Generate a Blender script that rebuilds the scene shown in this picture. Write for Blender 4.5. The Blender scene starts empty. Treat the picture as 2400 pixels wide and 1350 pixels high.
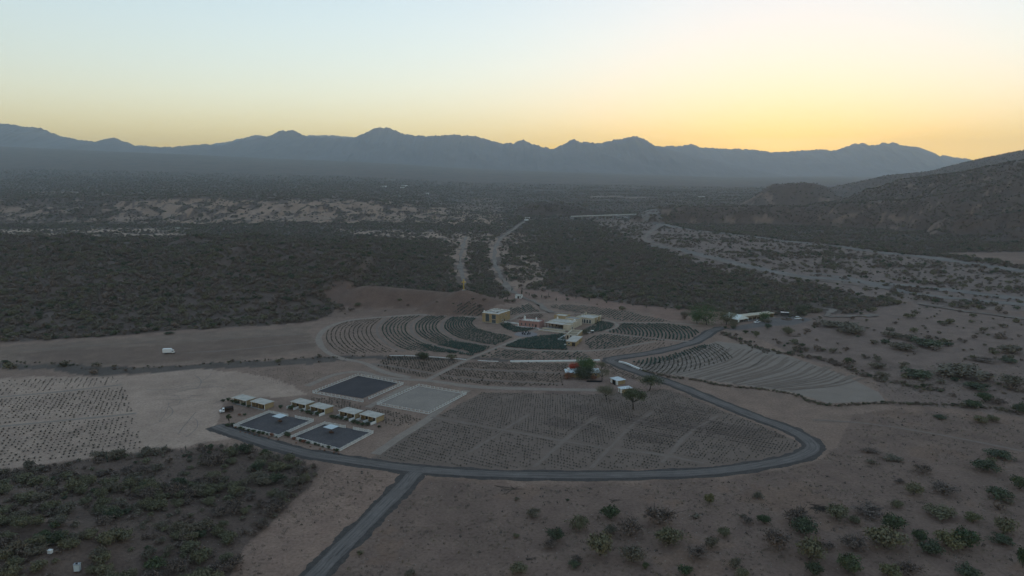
import bpy, bmesh, math, random
import numpy as np
from mathutils import Vector, Matrix

random.seed(7); RNG = np.random.default_rng(11)
SC = bpy.context.scene
COL = SC.collection

# ------------------------------------------------------------------ camera
CAM_H, PITCH, FPX = 115.0, math.radians(9.2), 1714.0     # drone height, tilt, focal length in 2400-px units
cam_d = bpy.data.cameras.new('camera')
cam_d.sensor_width = 36.0; cam_d.lens = FPX / 2400 * 36.0
cam_d.clip_start = 1.0; cam_d.clip_end = 60000
cam = bpy.data.objects.new('camera', cam_d); COL.objects.link(cam)
cam.location = (0, 0, CAM_H); cam.rotation_euler = (math.pi / 2 - PITCH, 0, 0)
SC.camera = cam

# ------------------------------------------------------------------ sky, sun, exposure
SUN_AZ = math.atan((1830 - 1200) / FPX)                  # to the right of the view axis (+Y)
SUN_EL = math.radians(0.6)
w = bpy.data.worlds.new('World'); SC.world = w; w.use_nodes = True
nt = w.node_tree; bg = nt.nodes['Background']
sky = nt.nodes.new('ShaderNodeTexSky'); sky.sky_type = 'NISHITA'; sky.sun_disc = False
sky.sun_elevation = SUN_EL; sky.sun_rotation = SUN_AZ
sky.altitude = 300; sky.air_density = 1.0; sky.dust_density = 0.24; sky.ozone_density = 1.8
gam = nt.nodes.new('ShaderNodeGamma'); gam.inputs[1].default_value = 0.42        # the clear dusk sky is soft and even
nt.links.new(sky.outputs[0], gam.inputs[0])
hs = nt.nodes.new('ShaderNodeHueSaturation'); hs.inputs['Saturation'].default_value = 1.46; hs.inputs['Hue'].default_value = 0.497
nt.links.new(gam.outputs[0], hs.inputs['Color']); nt.links.new(hs.outputs[0], bg.inputs[0]); bg.inputs[1].default_value = 0.15
sun_d = bpy.data.lights.new('sun', 'SUN'); sun_d.energy = 0.12; sun_d.angle = math.radians(0.6)
sun_d.color = (1.0, 0.62, 0.30)
sun = bpy.data.objects.new('sun', sun_d); COL.objects.link(sun); sun.location = (600, 900, 900)
sv = Vector((math.sin(SUN_AZ) * math.cos(SUN_EL), math.cos(SUN_AZ) * math.cos(SUN_EL), math.sin(SUN_EL)))
sun.rotation_euler = sv.to_track_quat('Z', 'Y').to_euler()
SC.view_settings.view_transform = 'Standard'; SC.view_settings.look = 'None'
SC.view_settings.exposure = 2.5; SC.view_settings.gamma = 1.0
SC.view_settings.use_curve_mapping = False
SC.cycles.max_bounces = 6; SC.cycles.diffuse_bounces = 2; SC.cycles.glossy_bounces = 2
SC.cycles.transmission_bounces = 2; SC.cycles.volume_bounces = 3; SC.cycles.transparent_max_bounces = 8
SC.cycles.use_denoising = True

# ------------------------------------------------------------------ helpers: pixels of the photograph -> places
CP, SP = math.cos(PITCH), math.sin(PITCH)
def ray(px, py):
    a, b = (px - 1200) / FPX, (675 - py) / FPX
    return a, CP + b * SP, -SP + b * CP                  # world direction (unnormalised)
def on_ray(px, py, Y):                                   # point of that line of sight at ground distance Y
    dx, dy, dz = ray(px, py); t = Y / dy
    return dx * t, Y, CAM_H + dz * t
def at(px, py, z=0.0):                                   # flat ground (the farm) at height z
    dx, dy, dz = ray(px, py); t = (z - CAM_H) / dz
    return dx * t, dy * t
def proj(x, y, z):                                       # place -> pixel (arrays welcome)
    d = y * CP - (z - CAM_H) * SP
    u = y * SP + (z - CAM_H) * CP
    return 1200 + FPX * x / d, 675 - FPX * u / d

# ------------------------------------------------------------------ helpers: noise
_perm = RNG.permutation(512).astype(np.int64); _perm = np.concatenate([_perm, _perm, _perm])
_ang = RNG.random(512) * 2 * np.pi; _gx, _gy = np.cos(_ang), np.sin(_ang)
def perlin(x, y):
    x = np.asarray(x, float); y = np.asarray(y, float)
    xi, yi = np.floor(x).astype(np.int64), np.floor(y).astype(np.int64)
    xf, yf = x - xi, y - yi
    u, v = xf * xf * xf * (xf * (xf * 6 - 15) + 10), yf * yf * yf * (yf * (yf * 6 - 15) + 10)
    def g(i, j):
        h = _perm[_perm[(xi + i) & 511] + ((yi + j) & 511)] & 511
        return _gx[h] * (xf - i) + _gy[h] * (yf - j)
    a, b, c, d = g(0, 0), g(1, 0), g(0, 1), g(1, 1)
    return (a + u * (b - a)) + v * ((c + u * (d - c)) - (a + u * (b - a)))
def fbm(x, y, o=4, lac=2.03, gain=0.5):
    s, amp = 0.0, 1.0
    for k in range(o):
        s = s + amp * perlin(x + 17.3 * k, y - 9.1 * k); x = x * lac; y = y * lac; amp *= gain
    return s
def ridged(x, y, o=4):
    s, amp = 0.0, 1.0
    for k in range(o):
        s = s + amp * (1 - 2 * np.abs(perlin(x + 31.7 * k, y + 5.3 * k))); x = x * 2.07; y = y * 2.07; amp *= 0.5
    return s
def sstep(a, b, x):
    t = np.clip((np.asarray(x, float) - a) / (b - a), 0, 1); return t * t * (3 - 2 * t)
def inpoly(x, y, poly):
    x = np.asarray(x); y = np.asarray(y); r = np.zeros(x.shape, bool); n = len(poly)
    for i in range(n):
        x1, y1 = poly[i]; x2, y2 = poly[(i + 1) % n]
        if y1 == y2: continue
        c = ((y1 > y) != (y2 > y)) & (x < (x2 - x1) * (y - y1) / (y2 - y1) + x1); r ^= c
    return r
def distline(x, y, pts):                                 # distance to a polyline, and the place along it
    best = np.full(np.shape(x), 1e9); par = np.zeros(np.shape(x))
    for i in range(len(pts) - 1):
        ax, ay = pts[i][:2]; bx, by = pts[i + 1][:2]
        L2 = (bx - ax) ** 2 + (by - ay) ** 2
        t = np.clip(((x - ax) * (bx - ax) + (y - ay) * (by - ay)) / L2, 0, 1)
        d = np.hypot(x - ax - t * (bx - ax), y - ay - t * (by - ay))
        m = d < best; best = np.where(m, d, best); par = np.where(m, i + t, par)
    return best, par
def smooth(pts, n=8):                                    # Catmull-Rom
    P = [np.array(p, float) for p in pts]; P = [2 * P[0] - P[1]] + P + [2 * P[-1] - P[-2]]; out = []
    for i in range(1, len(P) - 2):
        for k in range(n):
            t = k / n; a, b, c, d = P[i - 1], P[i], P[i + 1], P[i + 2]
            out.append(0.5 * (2 * b + (c - a) * t + (2 * a - 5 * b + 4 * c - d) * t * t + (3 * b - a - 3 * c + d) * t ** 3))
    out.append(P[-2]); return [tuple(p) for p in out]

# ------------------------------------------------------------------ the lie of the land
RIDGES = [  # crest lines of the hills: (pixel x, pixel y, distance), width of the flank
    ([(2900, 300, 1250), (2600, 340, 1400), (2400, 375, 1550), (2300, 398, 1650), (2130, 420, 1800), (2030, 452, 1880), (1960, 480, 1900)], 2.6, 110),
    ([(2900, 290, 3000), (2600, 322, 3000), (2400, 352, 3000), (2280, 378, 3000), (2200, 400, 3000), (2080, 411, 3050), (2000, 430, 3100), (1930, 445, 3150)], 4.2, 150),
    ([(1830, 432, 2300), (1885, 427, 2300), (1910, 433, 2320)], 1.4, 60),
    ([(1560, 492, 1650), (1680, 484, 1640), (1800, 488, 1620), (1900, 486, 1600), (2000, 480, 1560)], 1.6, 75),
    ([(2000, 480, 1560), (2120, 470, 1500), (2250, 450, 1450), (2400, 430, 1420), (2600, 400, 1350)], 1.7, 90),
    ([(1255, 482, 1900), (1300, 479, 1900), (1340, 486, 1880)], 1.3, 60),
]
RIDGES = [([on_ray(*p) for p in r], k, b) for r, k, b in RIDGES]
LEFT_FAR = [at(*p) for p in [(-600, 760), (-300, 790), (0, 803), (200, 795), (420, 775), (640, 770), (740, 752), (800, 720)]]
CROSS_TOP = on_ray(1087, 677, 612)
def far_plain(x, y):
    px = 1200 + FPX * x / np.maximum(y, 50)
    rise = np.interp(px, [-600, 0, 300, 600, 1100, 1700, 2600], [420, 320, 260, 205, 125, 40, 15])
    return rise * sstep(2300, 7600, y)
def hgt(x, y):
    x = np.asarray(x, float); y = np.asarray(y, float); z = np.zeros(x.shape)
    px = 1200 + FPX * x / np.maximum(y, 50)
    # scrub plateau on the left behind the farm
    dl, pl = distline(x, y, LEFT_FAR)
    edge = np.interp(x, [p[0] for p in LEFT_FAR], [p[1] for p in LEFT_FAR])
    inside = y - edge
    hill = sstep(0, 260, inside) * (1 - sstep(880, 1250, y)) * sstep(-20, -190, x - (y - 600) * -0.03)
    z = z + hill * (18 + 15 * fbm(x / 210, y / 210, 3) + 8 * ridged(x / 130, y / 130, 3))
    # low scrub rise beyond the farm, right of the track
    z = z + 5 * sstep(720, 1000, y) * (1 - sstep(1200, 1500, y)) * (0.6 + fbm(x / 150, y / 150, 3)) * sstep(0, 80, x - 30)
    # mound in the left foreground
    MC = (-165, 200)
    d = np.hypot((x - MC[0]) / 86, (y - MC[1]) / 74)
    z = z + 8.5 * sstep(1, 0.15, d) * (1 + 0.5 * fbm(x / 30, y / 30, 3)) * sstep(1.0, .8, d)
    # badlands escarpment
    px_amt = np.interp(px, [-900, 0, 300, 650, 880, 1050, 1130], [46, 40, 46, 42, 36, 12, 0])
    gull = ridged(x / 150, y / 420, 4)
    e = y + 120 * gull + 60 * fbm(x / 60, y / 60, 3) + np.interp(px, [0, 500, 800, 1100], [40, 0, 0, -60])
    sc = sstep(1720, 2130, e)
    z = z + px_amt * sc * (1 - 0.35 * sstep(2600, 4500, y))
    # foothills of broken ground in the middle distance
    mid = sstep(1950, 2500, y) * (1 - sstep(3500, 5000, y)) * sstep(950, 1250, px)
    z = z + mid * (7 + 9 * fbm(x / 260, y / 260, 4)) 
    z = z + far_plain(x, y) + sstep(3000, 6000, y) * 6 * fbm(x / 900, y / 900, 3)
    # hills with crest lines
    base = z
    for pts, k, b in RIDGES:
        d, par = distline(x, y, pts)
        zr = np.interp(par, range(len(pts)), [p[2] for p in pts])
        wd = k * np.maximum(zr, 5) + b
        n = ridged(x / 120 + 3, y / 120, 4)
        t = np.clip(1 - d * (1 + 0.30 * n) / wd, 0, 1)
        prof = t * t * (3 - 2 * t) * 0.6 + t * 0.4
        hh = zr * prof + 8.0 * n * sstep(0, .3, t) * sstep(1, .75, t)
        z = np.where(hh > z, hh + 0.25 * base * (1 - prof), z)
    return np.maximum(z, cone_h(x, y))
def cone_h(x, y):                                        # the cone with the cross and its lower shoulder
    cx, cy, cz = CROSS_TOP
    d = np.hypot(x - cx, (y - cy) * 1.0)
    n = 1 + 0.10 * perlin(x / 12, y / 12)
    c1 = cz * np.clip(1 - (d * n) / 44, 0, 1) ** 1.08
    c1 = np.where(d < 6, np.minimum(c1, cz - 1.2), c1)
    sx, sy = at(1010, 722)
    sx2, sy2 = at(850, 718)
    d2, pp = distline(x, y, [(cx, cy), (sx, sy + 25), (sx2, sy2 + 30)])
    c2 = np.interp(pp, [0, 1, 2], [11, 10, 13]) * sstep(1, 0, d2 * n / np.interp(pp, [0, 1, 2], [38, 34, 44]))
    return np.maximum(c1, c2)
def hit(px, py):                                         # line of sight meets the land
    dx, dy, dz = ray(px, py)
    ys = np.exp(np.linspace(math.log(120), math.log(15000), 1500)); t = ys / dy
    zz = CAM_H + dz * t; hz = hgt(dx * t, ys); m = np.nonzero(zz <= hz)[0]
    if not len(m): return dx * t[-1], ys[-1]
    i = m[0]; a, b = (ys[i - 1] if i else ys[0] * .9), ys[i]
    for _ in range(18):
        c = (a + b) / 2; q = c / dy
        if CAM_H + dz * q <= hgt(dx * q, c): b = c
        else: a = c
    return dx * b / dy, b
def gz(x, y): return float(hgt(np.array([x]), np.array([y]))[0])

# ------------------------------------------------------------------ helpers: materials
def nodes(name, rough=0.9):
    m = bpy.data.materials.new(name); m.use_nodes = True; t = m.node_tree
    b = t.nodes['Principled BSDF']; b.inputs['Roughness'].default_value = rough
    b.inputs['Specular IOR Level'].default_value = 0.2
    return m, t, b
def mnode(t, op, a, b):
    n = t.nodes.new('ShaderNodeMath'); n.operation = op
    for k, v in enumerate((a, b)):
        if isinstance(v, (int, float)): n.inputs[k].default_value = v
        else: t.links.new(v, n.inputs[k])
    return n.outputs[0]
def noise(t, scale, detail=4, coord='Object', rough=.6):
    tc = t.nodes.new('ShaderNodeTexCoord'); n = t.nodes.new('ShaderNodeTexNoise')
    n.inputs['Scale'].default_value = scale; n.inputs['Detail'].default_value = detail; n.inputs['Roughness'].default_value = rough
    t.links.new(tc.outputs[coord], n.inputs['Vector']); return n.outputs['Fac']
def mixc(t, fac, a, b, mode='MIX'):
    n = t.nodes.new('ShaderNodeMix'); n.data_type = 'RGBA'; n.blend_type = mode
    for k, v in ((0, fac), (6, a), (7, b)):
        if isinstance(v, (int, float)): n.inputs[k].default_value = v
        elif isinstance(v, tuple): n.inputs[k].default_value = (*v[:3], 1)
        else: t.links.new(v, n.inputs[k])
    return n.outputs[2]
def ramp(t, fac, a, b):
    n = t.nodes.new('ShaderNodeMapRange'); t.links.new(fac, n.inputs[0])
    n.inputs[1].default_value = a; n.inputs[2].default_value = b; return n.outputs[0]
def bump(t, b, h, strength=.5, dist=.1):
    n = t.nodes.new('ShaderNodeBump'); n.inputs['Strength'].default_value = strength; n.inputs['Distance'].default_value = dist
    t.links.new(h, n.inputs['Height']); t.links.new(n.outputs[0], b.inputs['Normal'])
def mat_var(name, c, var=.25, scale=.6, rough=.9, c2=None, bmp=0, coord='Object', fine=None, spec=.2):
    """colour c broken up by two sizes of noise towards c2"""
    m, t, b = nodes(name, rough); b.inputs['Specular IOR Level'].default_value = spec
    c2 = c2 or tuple(v * (1 - var * 1.6) for v in c)
    f = noise(t, scale, 5, coord); col = mixc(t, ramp(t, f, .35, .68), c, c2)
    g = noise(t, (fine or scale * 9), 3, coord)
    col = mixc(t, ramp(t, g, .3, .7), col, mixc(t, 1.0, col, (1 - var, 1 - var, 1 - var), 'MULTIPLY'))
    t.links.new(col, b.inputs['Base Color'])
    if bmp: bump(t, b, g, .6, bmp)
    return m
def mat_leaf(name, c1, c2, c3):
    """foliage: each plant its own tint, each leaf slightly different"""
    m, t, b = nodes(name, .75)
    oi = t.nodes.new('ShaderNodeObjectInfo')
    col = mixc(t, oi.outputs['Random'], c1, c2)
    g = noise(t, 1.3, 2); col = mixc(t, ramp(t, g, .4, .62), col, c3)
    t.links.new(col, b.inputs['Base Color'])
    return m

# ------------------------------------------------------------------ helpers: meshes and objects
def link(name, me, m=None, parent=None, loc=None):
    o = bpy.data.objects.new(name, me); COL.objects.link(o)
    if m is not None:
        if isinstance(m, (list, tuple)):
            for q in m: me.materials.append(q)
        elif not me.materials: me.materials.append(m)
    if parent is not None: o.parent = parent
    if loc is not None: o.location = loc
    return o
def tag(o, label=None, cat=None, group=None, kind=None):
    if label: o['label'] = label
    if cat: o['category'] = cat
    if group: o['group'] = group
    if kind: o['kind'] = kind
    return o
def empty(name, loc, rz=0.0, label=None, cat=None, group=None):
    o = bpy.data.objects.new(name, None); COL.objects.link(o); o.location = loc; o.rotation_euler = (0, 0, rz)
    o.empty_display_size = 1; return tag(o, label, cat, group)
def mesh(name, V, F, smooth_=False):
    me = bpy.data.meshes.new(name); me.from_pydata([tuple(map(float, v)) for v in V], [], F); me.update()
    if smooth_:
        me.polygons.foreach_set('use_smooth', [True] * len(me.polygons))
    return me
def gridmesh(name, X, Y, Z, cols=None, smooth_=True):
    r, c = X.shape; V = np.stack([X, Y, Z], -1).reshape(-1, 3).astype(np.float32)
    i = np.arange(r * c).reshape(r, c)
    F = np.stack([i[:-1, :-1], i[:-1, 1:], i[1:, 1:], i[1:, :-1]], -1).reshape(-1, 4)
    me = bpy.data.meshes.new(name); n = len(F)
    me.vertices.add(len(V)); me.vertices.foreach_set('co', V.ravel())
    me.loops.add(n * 4); me.loops.foreach_set('vertex_index', F.ravel().astype(np.int32))
    me.polygons.add(n); me.polygons.foreach_set('loop_start', (np.arange(n) * 4).astype(np.int32))
    me.polygons.foreach_set('use_smooth', np.full(n, smooth_))
    if cols is not None:
        a = me.color_attributes.new('soil', 'FLOAT_COLOR', 'POINT')
        a.data.foreach_set('color', np.concatenate([cols.reshape(-1, 3), np.ones((r * c, 1))], 1).astype(np.float32).ravel())
    me.update(calc_edges=True); me.validate(); return me
# ================================================================== THE SETTING
# ------------------------------------------------------------------ zones of soil and plant cover (ground areas)
def P(*pts): return [hit(*p) for p in pts]
def zone_color(x, y, z):
    """soil colour of the land, zone by zone, cone shade included; returns colour and density of scrub"""
    n1 = fbm(x / 40, y / 40, 4); n2 = fbm(x / 9, y / 9, 3); n3 = fbm(x / 160, y / 160, 3)
    jk = np.where(y < 560, np.clip(y / 400, .5, 1.4), np.clip(y / 180, 3, 8)); n0 = n1 + .35 * n2
    jx, jy = x + 5 * n0 * jk, y + 7 * n0 * jk
    c = np.empty(x.shape + (3,)); c[:] = (0.215, 0.168, 0.145)
    veg = np.zeros(x.shape)
    def put(mask, col, v=None, soft=1.0):
        m = (mask.astype(float) * soft)[..., None]
        c[:] = c * (1 - m) + np.array(col) * m
        if v is not None: veg[:] = np.where(mask, v, veg)
    px, py = proj(x, y, z)
    # everything beyond the farm is scrubland
    far = y > 1000
    put(far, (0.108, 0.094, 0.087), .8)
    edge = np.interp(x, [p[0] for p in LEFT_FAR], [p[1] for p in LEFT_FAR])
    put((y > edge + 3 + 14 * n1) & (y < 1150) & (px < 1045 + 30 * n1) & (x < 0), (0.112, 0.094, 0.086), 1.0)
    put(inpoly(jx, jy, Z['left_scrub']), (0.112, 0.094, 0.086), 1.0)
    put(inpoly(jx, jy, Z['mid_scrub']), (0.110, 0.096, 0.088), 1.0)
    put(inpoly(jx, jy, Z['mound']), (0.135, 0.110, 0.098), .78)
    put(inpoly(jx, jy, Z['wash']), (0.205, 0.178, 0.168), .16)
    put(inpoly(jx, jy, Z['wash']) & (n1 + .6 * n3 > .20), (0.145, 0.124, 0.115), .65)
    put(inpoly(jx, jy, Z['east_flat']), (0.200, 0.166, 0.152), .05)
    put(inpoly(jx, jy, Z['east_flat']) & (n1 > .30), (0.165, 0.138, 0.126), .45)
    put((px > 1040) & (px < 1262) & (y > 655 + 40 * n1) & (y < 1320), (0.135, 0.112, 0.100), .9)
    put(inpoly(jx, jy, Z['track_bare']) & (n1 + .5 * n2 > -.25), (0.285, 0.232, 0.194), .15)
    put(inpoly(jx, jy, Z['track_bare2']) & (n1 + .6 * n2 > -.05), (0.275, 0.225, 0.190), .25)
    put(inpoly(jx, jy, Z['sand_left']) & (n2 + n1 > -.05), (0.360, 0.305, 0.255), .06)
    put(inpoly(jx, jy, Z['sand_mid']) & (n1 + n2 > .0), (0.330, 0.275, 0.230), .12)
    put(inpoly(jx, jy, Z['shoulder']), (0.200, 0.155, 0.132), .04)
    put(inpoly(jx, jy, Z['back_bare']), (0.230, 0.168, 0.145), .05)
    put(cone_h(x, y) > .5 + .6 * n2, (0.155, 0.115, 0.098), .05)  # dry-grass brown, made darker to paint in the cone's shaded slopes
    # farm: pale tilled and driven ground
    put(inpoly(jx, jy, Z['farm']), (0.245, 0.197, 0.170), 0.0)
    put(inpoly(jx, jy, Z['west_field']), (0.215, 0.180, 0.155), 0.0)
    put(inpoly(jx, jy, Z['west_brown']), (0.180, 0.145, 0.125), 0.0)
    put(inpoly(jx, jy, Z['pale_yard']), (0.385, 0.330, 0.290), 0.0)
    put(inpoly(jx, jy, Z['dark_channel']), (0.105, 0.098, 0.094), 0.06)
    put(inpoly(jx, jy, Z['front_field']), (0.190, 0.152, 0.138), 0.0)
    put(inpoly(jx, jy, Z['east_field']), (0.280, 0.235, 0.205), 0.0)
    put(inpoly(jx, jy, Z['yard_bare']), (0.240, 0.195, 0.178), 0.0)
    put(inpoly(jx, jy, Z['foreground']), (0.190, 0.152, 0.135), 0.012)
    put(inpoly(jx, jy, Z['foreground']) & (n1 + .4 * n2 > .3), (0.185, 0.140, 0.115), None, .7)
    put(inpoly(jx, jy, Z['tilled']), (0.255, 0.200, 0.172), 0.0)
    for (qx, qy, rx_, ry_) in ((1420, 461, 42, 2.2), (1490, 464, 30, 1.8), (1560, 475, 26, 2.4), (1280, 447, 60, 1.6), (1900, 418, 60, 1.0), (130, 451, 60, 1.8)):
        put(((px - qx) / rx_) ** 2 + ((py - qy) / ry_) ** 2 + .8 * n2 < 1, (0.26, 0.225, 0.19), .1, .7)
    # eroded badlands and bare scars: steep bare slopes show pale rock
    e = 6.0
    sl = np.hypot(hgt(x + e, y) - z, hgt(x, y + e) - z) / e if Z.get('slope', True) else 0
    bad = (y > 1500) & (y < 2900) & (px < 1180)
    gu = ridged(x / 150, y / 420, 4); ee = y + 120 * gu + 60 * fbm(x / 60, y / 60, 3)
    face = bad & (ee > 1730) & (ee < 2040) & (px > 380)
    put(bad & (y < 2250), (0.125, 0.102, 0.090), .7)
    put(face & (fbm(x / 22, y / 160, 3) + .5 * n1 > .02), (0.34, 0.265, 0.205), .12, .85)
    scar = bad & (sl * (1 + .8 * n2) > .16) & (z < 38)
    put(scar & (n1 + .7 * n3 > .08), (0.31, 0.25, 0.205), .08, .8)
    put(bad & (z < 10) & (y > 1600) & (n1 + n2 > .12), (0.26, 0.225, 0.195), .35, .7)
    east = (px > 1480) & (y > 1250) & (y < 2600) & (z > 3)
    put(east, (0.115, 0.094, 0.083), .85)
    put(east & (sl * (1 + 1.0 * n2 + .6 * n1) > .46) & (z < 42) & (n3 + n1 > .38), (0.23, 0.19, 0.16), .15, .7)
    big = far & (px > 1900) & (z > 30)
    put(big, (0.110, 0.092, 0.082), .8)
    put(big & (n1 + n2 > .6) & (z < 110), (0.22, 0.185, 0.16), .4, .7)
    # far plain
    plain = y > 3200
    k = sstep(.0, .25, n3 + .4 * fbm(x / 500, y / 1500, 3))
    c[plain] = (np.array((0.075, 0.072, 0.062)) * k[..., None] + np.array((0.100, 0.088, 0.078)) * (1 - k[..., None]))[plain]
    c *= (1 + 0.18 * n2 + 0.14 * n1)[..., None] * np.array((1.08, .895, .775))
    return np.clip(c, .02, .6), veg
Z = dict(
    left_scrub=P((-500, 800), (-500, 560), (0, 548), (440, 548), (700, 548), (860, 552), (980, 570), (1040, 600), (1060, 640), (1040, 672), (960, 682), (860, 690), (800, 715), (775, 742), (640, 765), (420, 772), (200, 792), (0, 801)),
    mid_scrub=P((1235, 520), (1340, 512), (1460, 520), (1480, 560), (1560, 590), (1700, 640), (1880, 668), (2080, 700), (2120, 715), (1990, 735), (1860, 742), (1640, 728), (1480, 712), (1330, 690), (1250, 660), (1240, 620), (1215, 580), (1215, 550)),
    mound=P((-300, 1120), (-100, 1105), (60, 1098), (240, 1070), (400, 1045), (560, 1037), (680, 1062), (742, 1100), (730, 1135), (680, 1180), (640, 1225), (590, 1270), (545, 1330), (500, 1420), (-500, 1420)),
    wash=P((1370, 500), (1540, 500), (1620, 535), (1800, 555), (2000, 575), (2400, 628), (2900, 690), (2900, 830), (2400, 735), (2150, 715), (2080, 700), (1880, 668), (1700, 640), (1560, 590), (1480, 560), (1400, 530)),
    east_flat=P((1880, 745), (2000, 735), (2120, 712), (2400, 742), (2900, 800), (2900, 1000), (2400, 975), (2100, 945), (1990, 872), (1880, 835), (1780, 800), (1720, 770)),
    track_bare=[at(*p) for p in [(1045, 570), (1125, 558), (1102, 600), (1104, 655), (1074, 655), (1064, 620), (1040, 595)]],
    track_bare2=[at(*p) for p in [(1140, 545), (1235, 545), (1265, 600), (1310, 640), (1270, 662), (1205, 690), (1160, 650), (1148, 600)]],
    sand_left=P((-400, 535), (0, 536), (450, 533), (452, 550), (0, 556), (-400, 560)),
    sand_mid=P((780, 535), (1000, 540), (1130, 545), (1130, 560), (980, 568), (860, 556)),
    shoulder=[at(*p) for p in [(770, 747), (790, 728), (860, 712), (1000, 705), (1140, 700), (1200, 715), (1200, 738), (1100, 745), (900, 745)]],
    back_bare=P((1130, 690), (1230, 672), (1340, 690), (1480, 712), (1640, 728), (1700, 735), (1640, 760), (1500, 745), (1330, 705), (1230, 702), (1180, 712)),
    farm=P((-700, 840), (0, 805), (420, 778), (740, 755), (780, 745), (900, 742), (1120, 742), (1180, 712), (1240, 700), (1340, 708), (1520, 742), (1640, 755), (1700, 765), (1800, 800), (1900, 842), (2050, 890), (2080, 945), (2100, 960), (1980, 1060), (1880, 1100), (1700, 1120), (1300, 1135), (1000, 1120), (820, 1095), (640, 1060), (520, 1040), (330, 1060), (0, 1105), (-700, 1160)),
    west_field=P((-600, 840), (0, 812), (420, 783), (725, 765), (740, 820), (560, 845), (200, 862), (0, 850), (-600, 880)),
    west_brown=P((20, 830), (400, 808), (720, 782), (735, 815), (560, 838), (230, 858), (100, 850)),
    pale_yard=P((-600, 915), (0, 885), (270, 882), (440, 868), (560, 868), (700, 905), (735, 925), (620, 930), (520, 945), (520, 1000), (560, 1025), (330, 1060), (0, 1100), (-600, 1160)),
    dark_channel=P((-600, 860), (0, 848), (140, 852), (230, 864), (420, 856), (640, 842), (860, 832), (1000, 838), (1200, 843), (1200, 848), (1000, 844), (860, 842), (640, 856), (440, 868), (230, 880), (110, 870), (0, 862), (-600, 885)),
    front_field=P((870, 1075), (1000, 990), (1130, 920), (1400, 925), (1560, 912), (1660, 950), (1790, 1000), (1870, 1035), (1870, 1060), (1760, 1082), (1640, 1095), (1350, 1104), (1100, 1098), (980, 1090)),
    east_field=P((1480, 860), (1560, 840), (1680, 800), (1780, 812), (1880, 845), (1990, 885), (2060, 920), (2075, 940), (1940, 945), (1860, 920), (1640, 888), (1510, 868)),
    yard_bare=P((1290, 905), (1330, 885), (1430, 885), (1560, 905), (1500, 925), (1350, 925), (1130, 915), (1080, 908)),
    foreground=P((1000, 1130), (1300, 1140), (1700, 1125), (1900, 1090), (1960, 1050), (2000, 970), (2100, 955), (2400, 985), (2900, 1030), (2900, 1420), (650, 1420), (800, 1290), (950, 1160)),
    tilled=P((780, 1085), (900, 1100), (945, 1108), (900, 1160), (760, 1300), (640, 1420), (480, 1420), (545, 1335), (590, 1275), (640, 1228), (690, 1180), (735, 1135)),
)

# ------------------------------------------------------------------ the land as one sheet
NA, NR = 760, 640
az = np.radians(np.linspace(-54, 54, NA)); rr = np.exp(np.linspace(math.log(90), math.log(12500), NR))
A, R = np.meshgrid(az, rr); GX, GY = R * np.sin(A), R * np.cos(A)
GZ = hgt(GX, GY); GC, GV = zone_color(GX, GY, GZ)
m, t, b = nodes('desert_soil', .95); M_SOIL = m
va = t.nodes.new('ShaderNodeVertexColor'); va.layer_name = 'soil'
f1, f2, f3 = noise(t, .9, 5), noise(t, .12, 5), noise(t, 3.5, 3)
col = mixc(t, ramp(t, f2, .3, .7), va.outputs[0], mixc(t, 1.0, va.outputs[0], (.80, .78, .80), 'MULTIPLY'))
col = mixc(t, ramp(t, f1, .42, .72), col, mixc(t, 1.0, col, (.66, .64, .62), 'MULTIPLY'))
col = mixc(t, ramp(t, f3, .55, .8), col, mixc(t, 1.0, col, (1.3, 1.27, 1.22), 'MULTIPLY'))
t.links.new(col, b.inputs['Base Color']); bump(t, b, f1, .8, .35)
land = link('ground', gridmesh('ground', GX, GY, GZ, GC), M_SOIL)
tag(land, 'dry brown desert valley floor with bare hills', 'ground', kind='structure')

# ------------------------------------------------------------------ mountains on the horizon
SKY_NEAR = [(-700, 260), (-400, 268), (-200, 280), (0, 288), (30, 292), (60, 298), (95, 300), (130, 315), (170, 325), (200, 330), (245, 334), (258, 324), (270, 322), (282, 330), (300, 333), (325, 344), (410, 345), (440, 341), (480, 338), (510, 342), (530, 338), (550, 332), (580, 326), (600, 324), (630, 320), (660, 305), (685, 305), (705, 315), (725, 319), (780, 324), (830, 323), (850, 315), (880, 300), (905, 298), (920, 303), (940, 312), (960, 316), (1000, 320), (1045, 316), (1100, 318), (1120, 320), (1150, 330), (1175, 337), (1205, 335), (1228, 328), (1245, 338), (1275, 345), (1300, 349), (1320, 338), (1347, 325), (1360, 332), (1400, 336), (1440, 328), (1480, 321), (1495, 320), (1510, 326), (1535, 341), (1580, 354), (1680, 378), (1790, 404), (1900, 425)]
SKY_FAR = [(200, 350), (330, 341), (420, 348), (540, 332), (575, 321), (600, 317), (640, 319), (720, 318), (775, 318), (828, 321), (880, 330), (1000, 345), (1200, 350), (1400, 350), (1545, 343), (1600, 342), (1620, 338), (1640, 346), (1690, 348), (1730, 349), (1770, 351), (1800, 356), (1830, 357), (1880, 353), (1930, 350), (1960, 353), (1975, 347), (2000, 338), (2017, 335), (2040, 342), (2065, 336), (2100, 335), (2120, 342), (2145, 343), (2165, 350), (2195, 366), (2210, 365), (2240, 370), (2280, 375), (2330, 383), (2450, 385), (2700, 380), (3000, 390)]
M_ROCK = mat_var('mountain_rock', (0.125, 0.112, 0.110), .12, .003, .95, (0.100, 0.092, 0.088), fine=.02)
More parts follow.
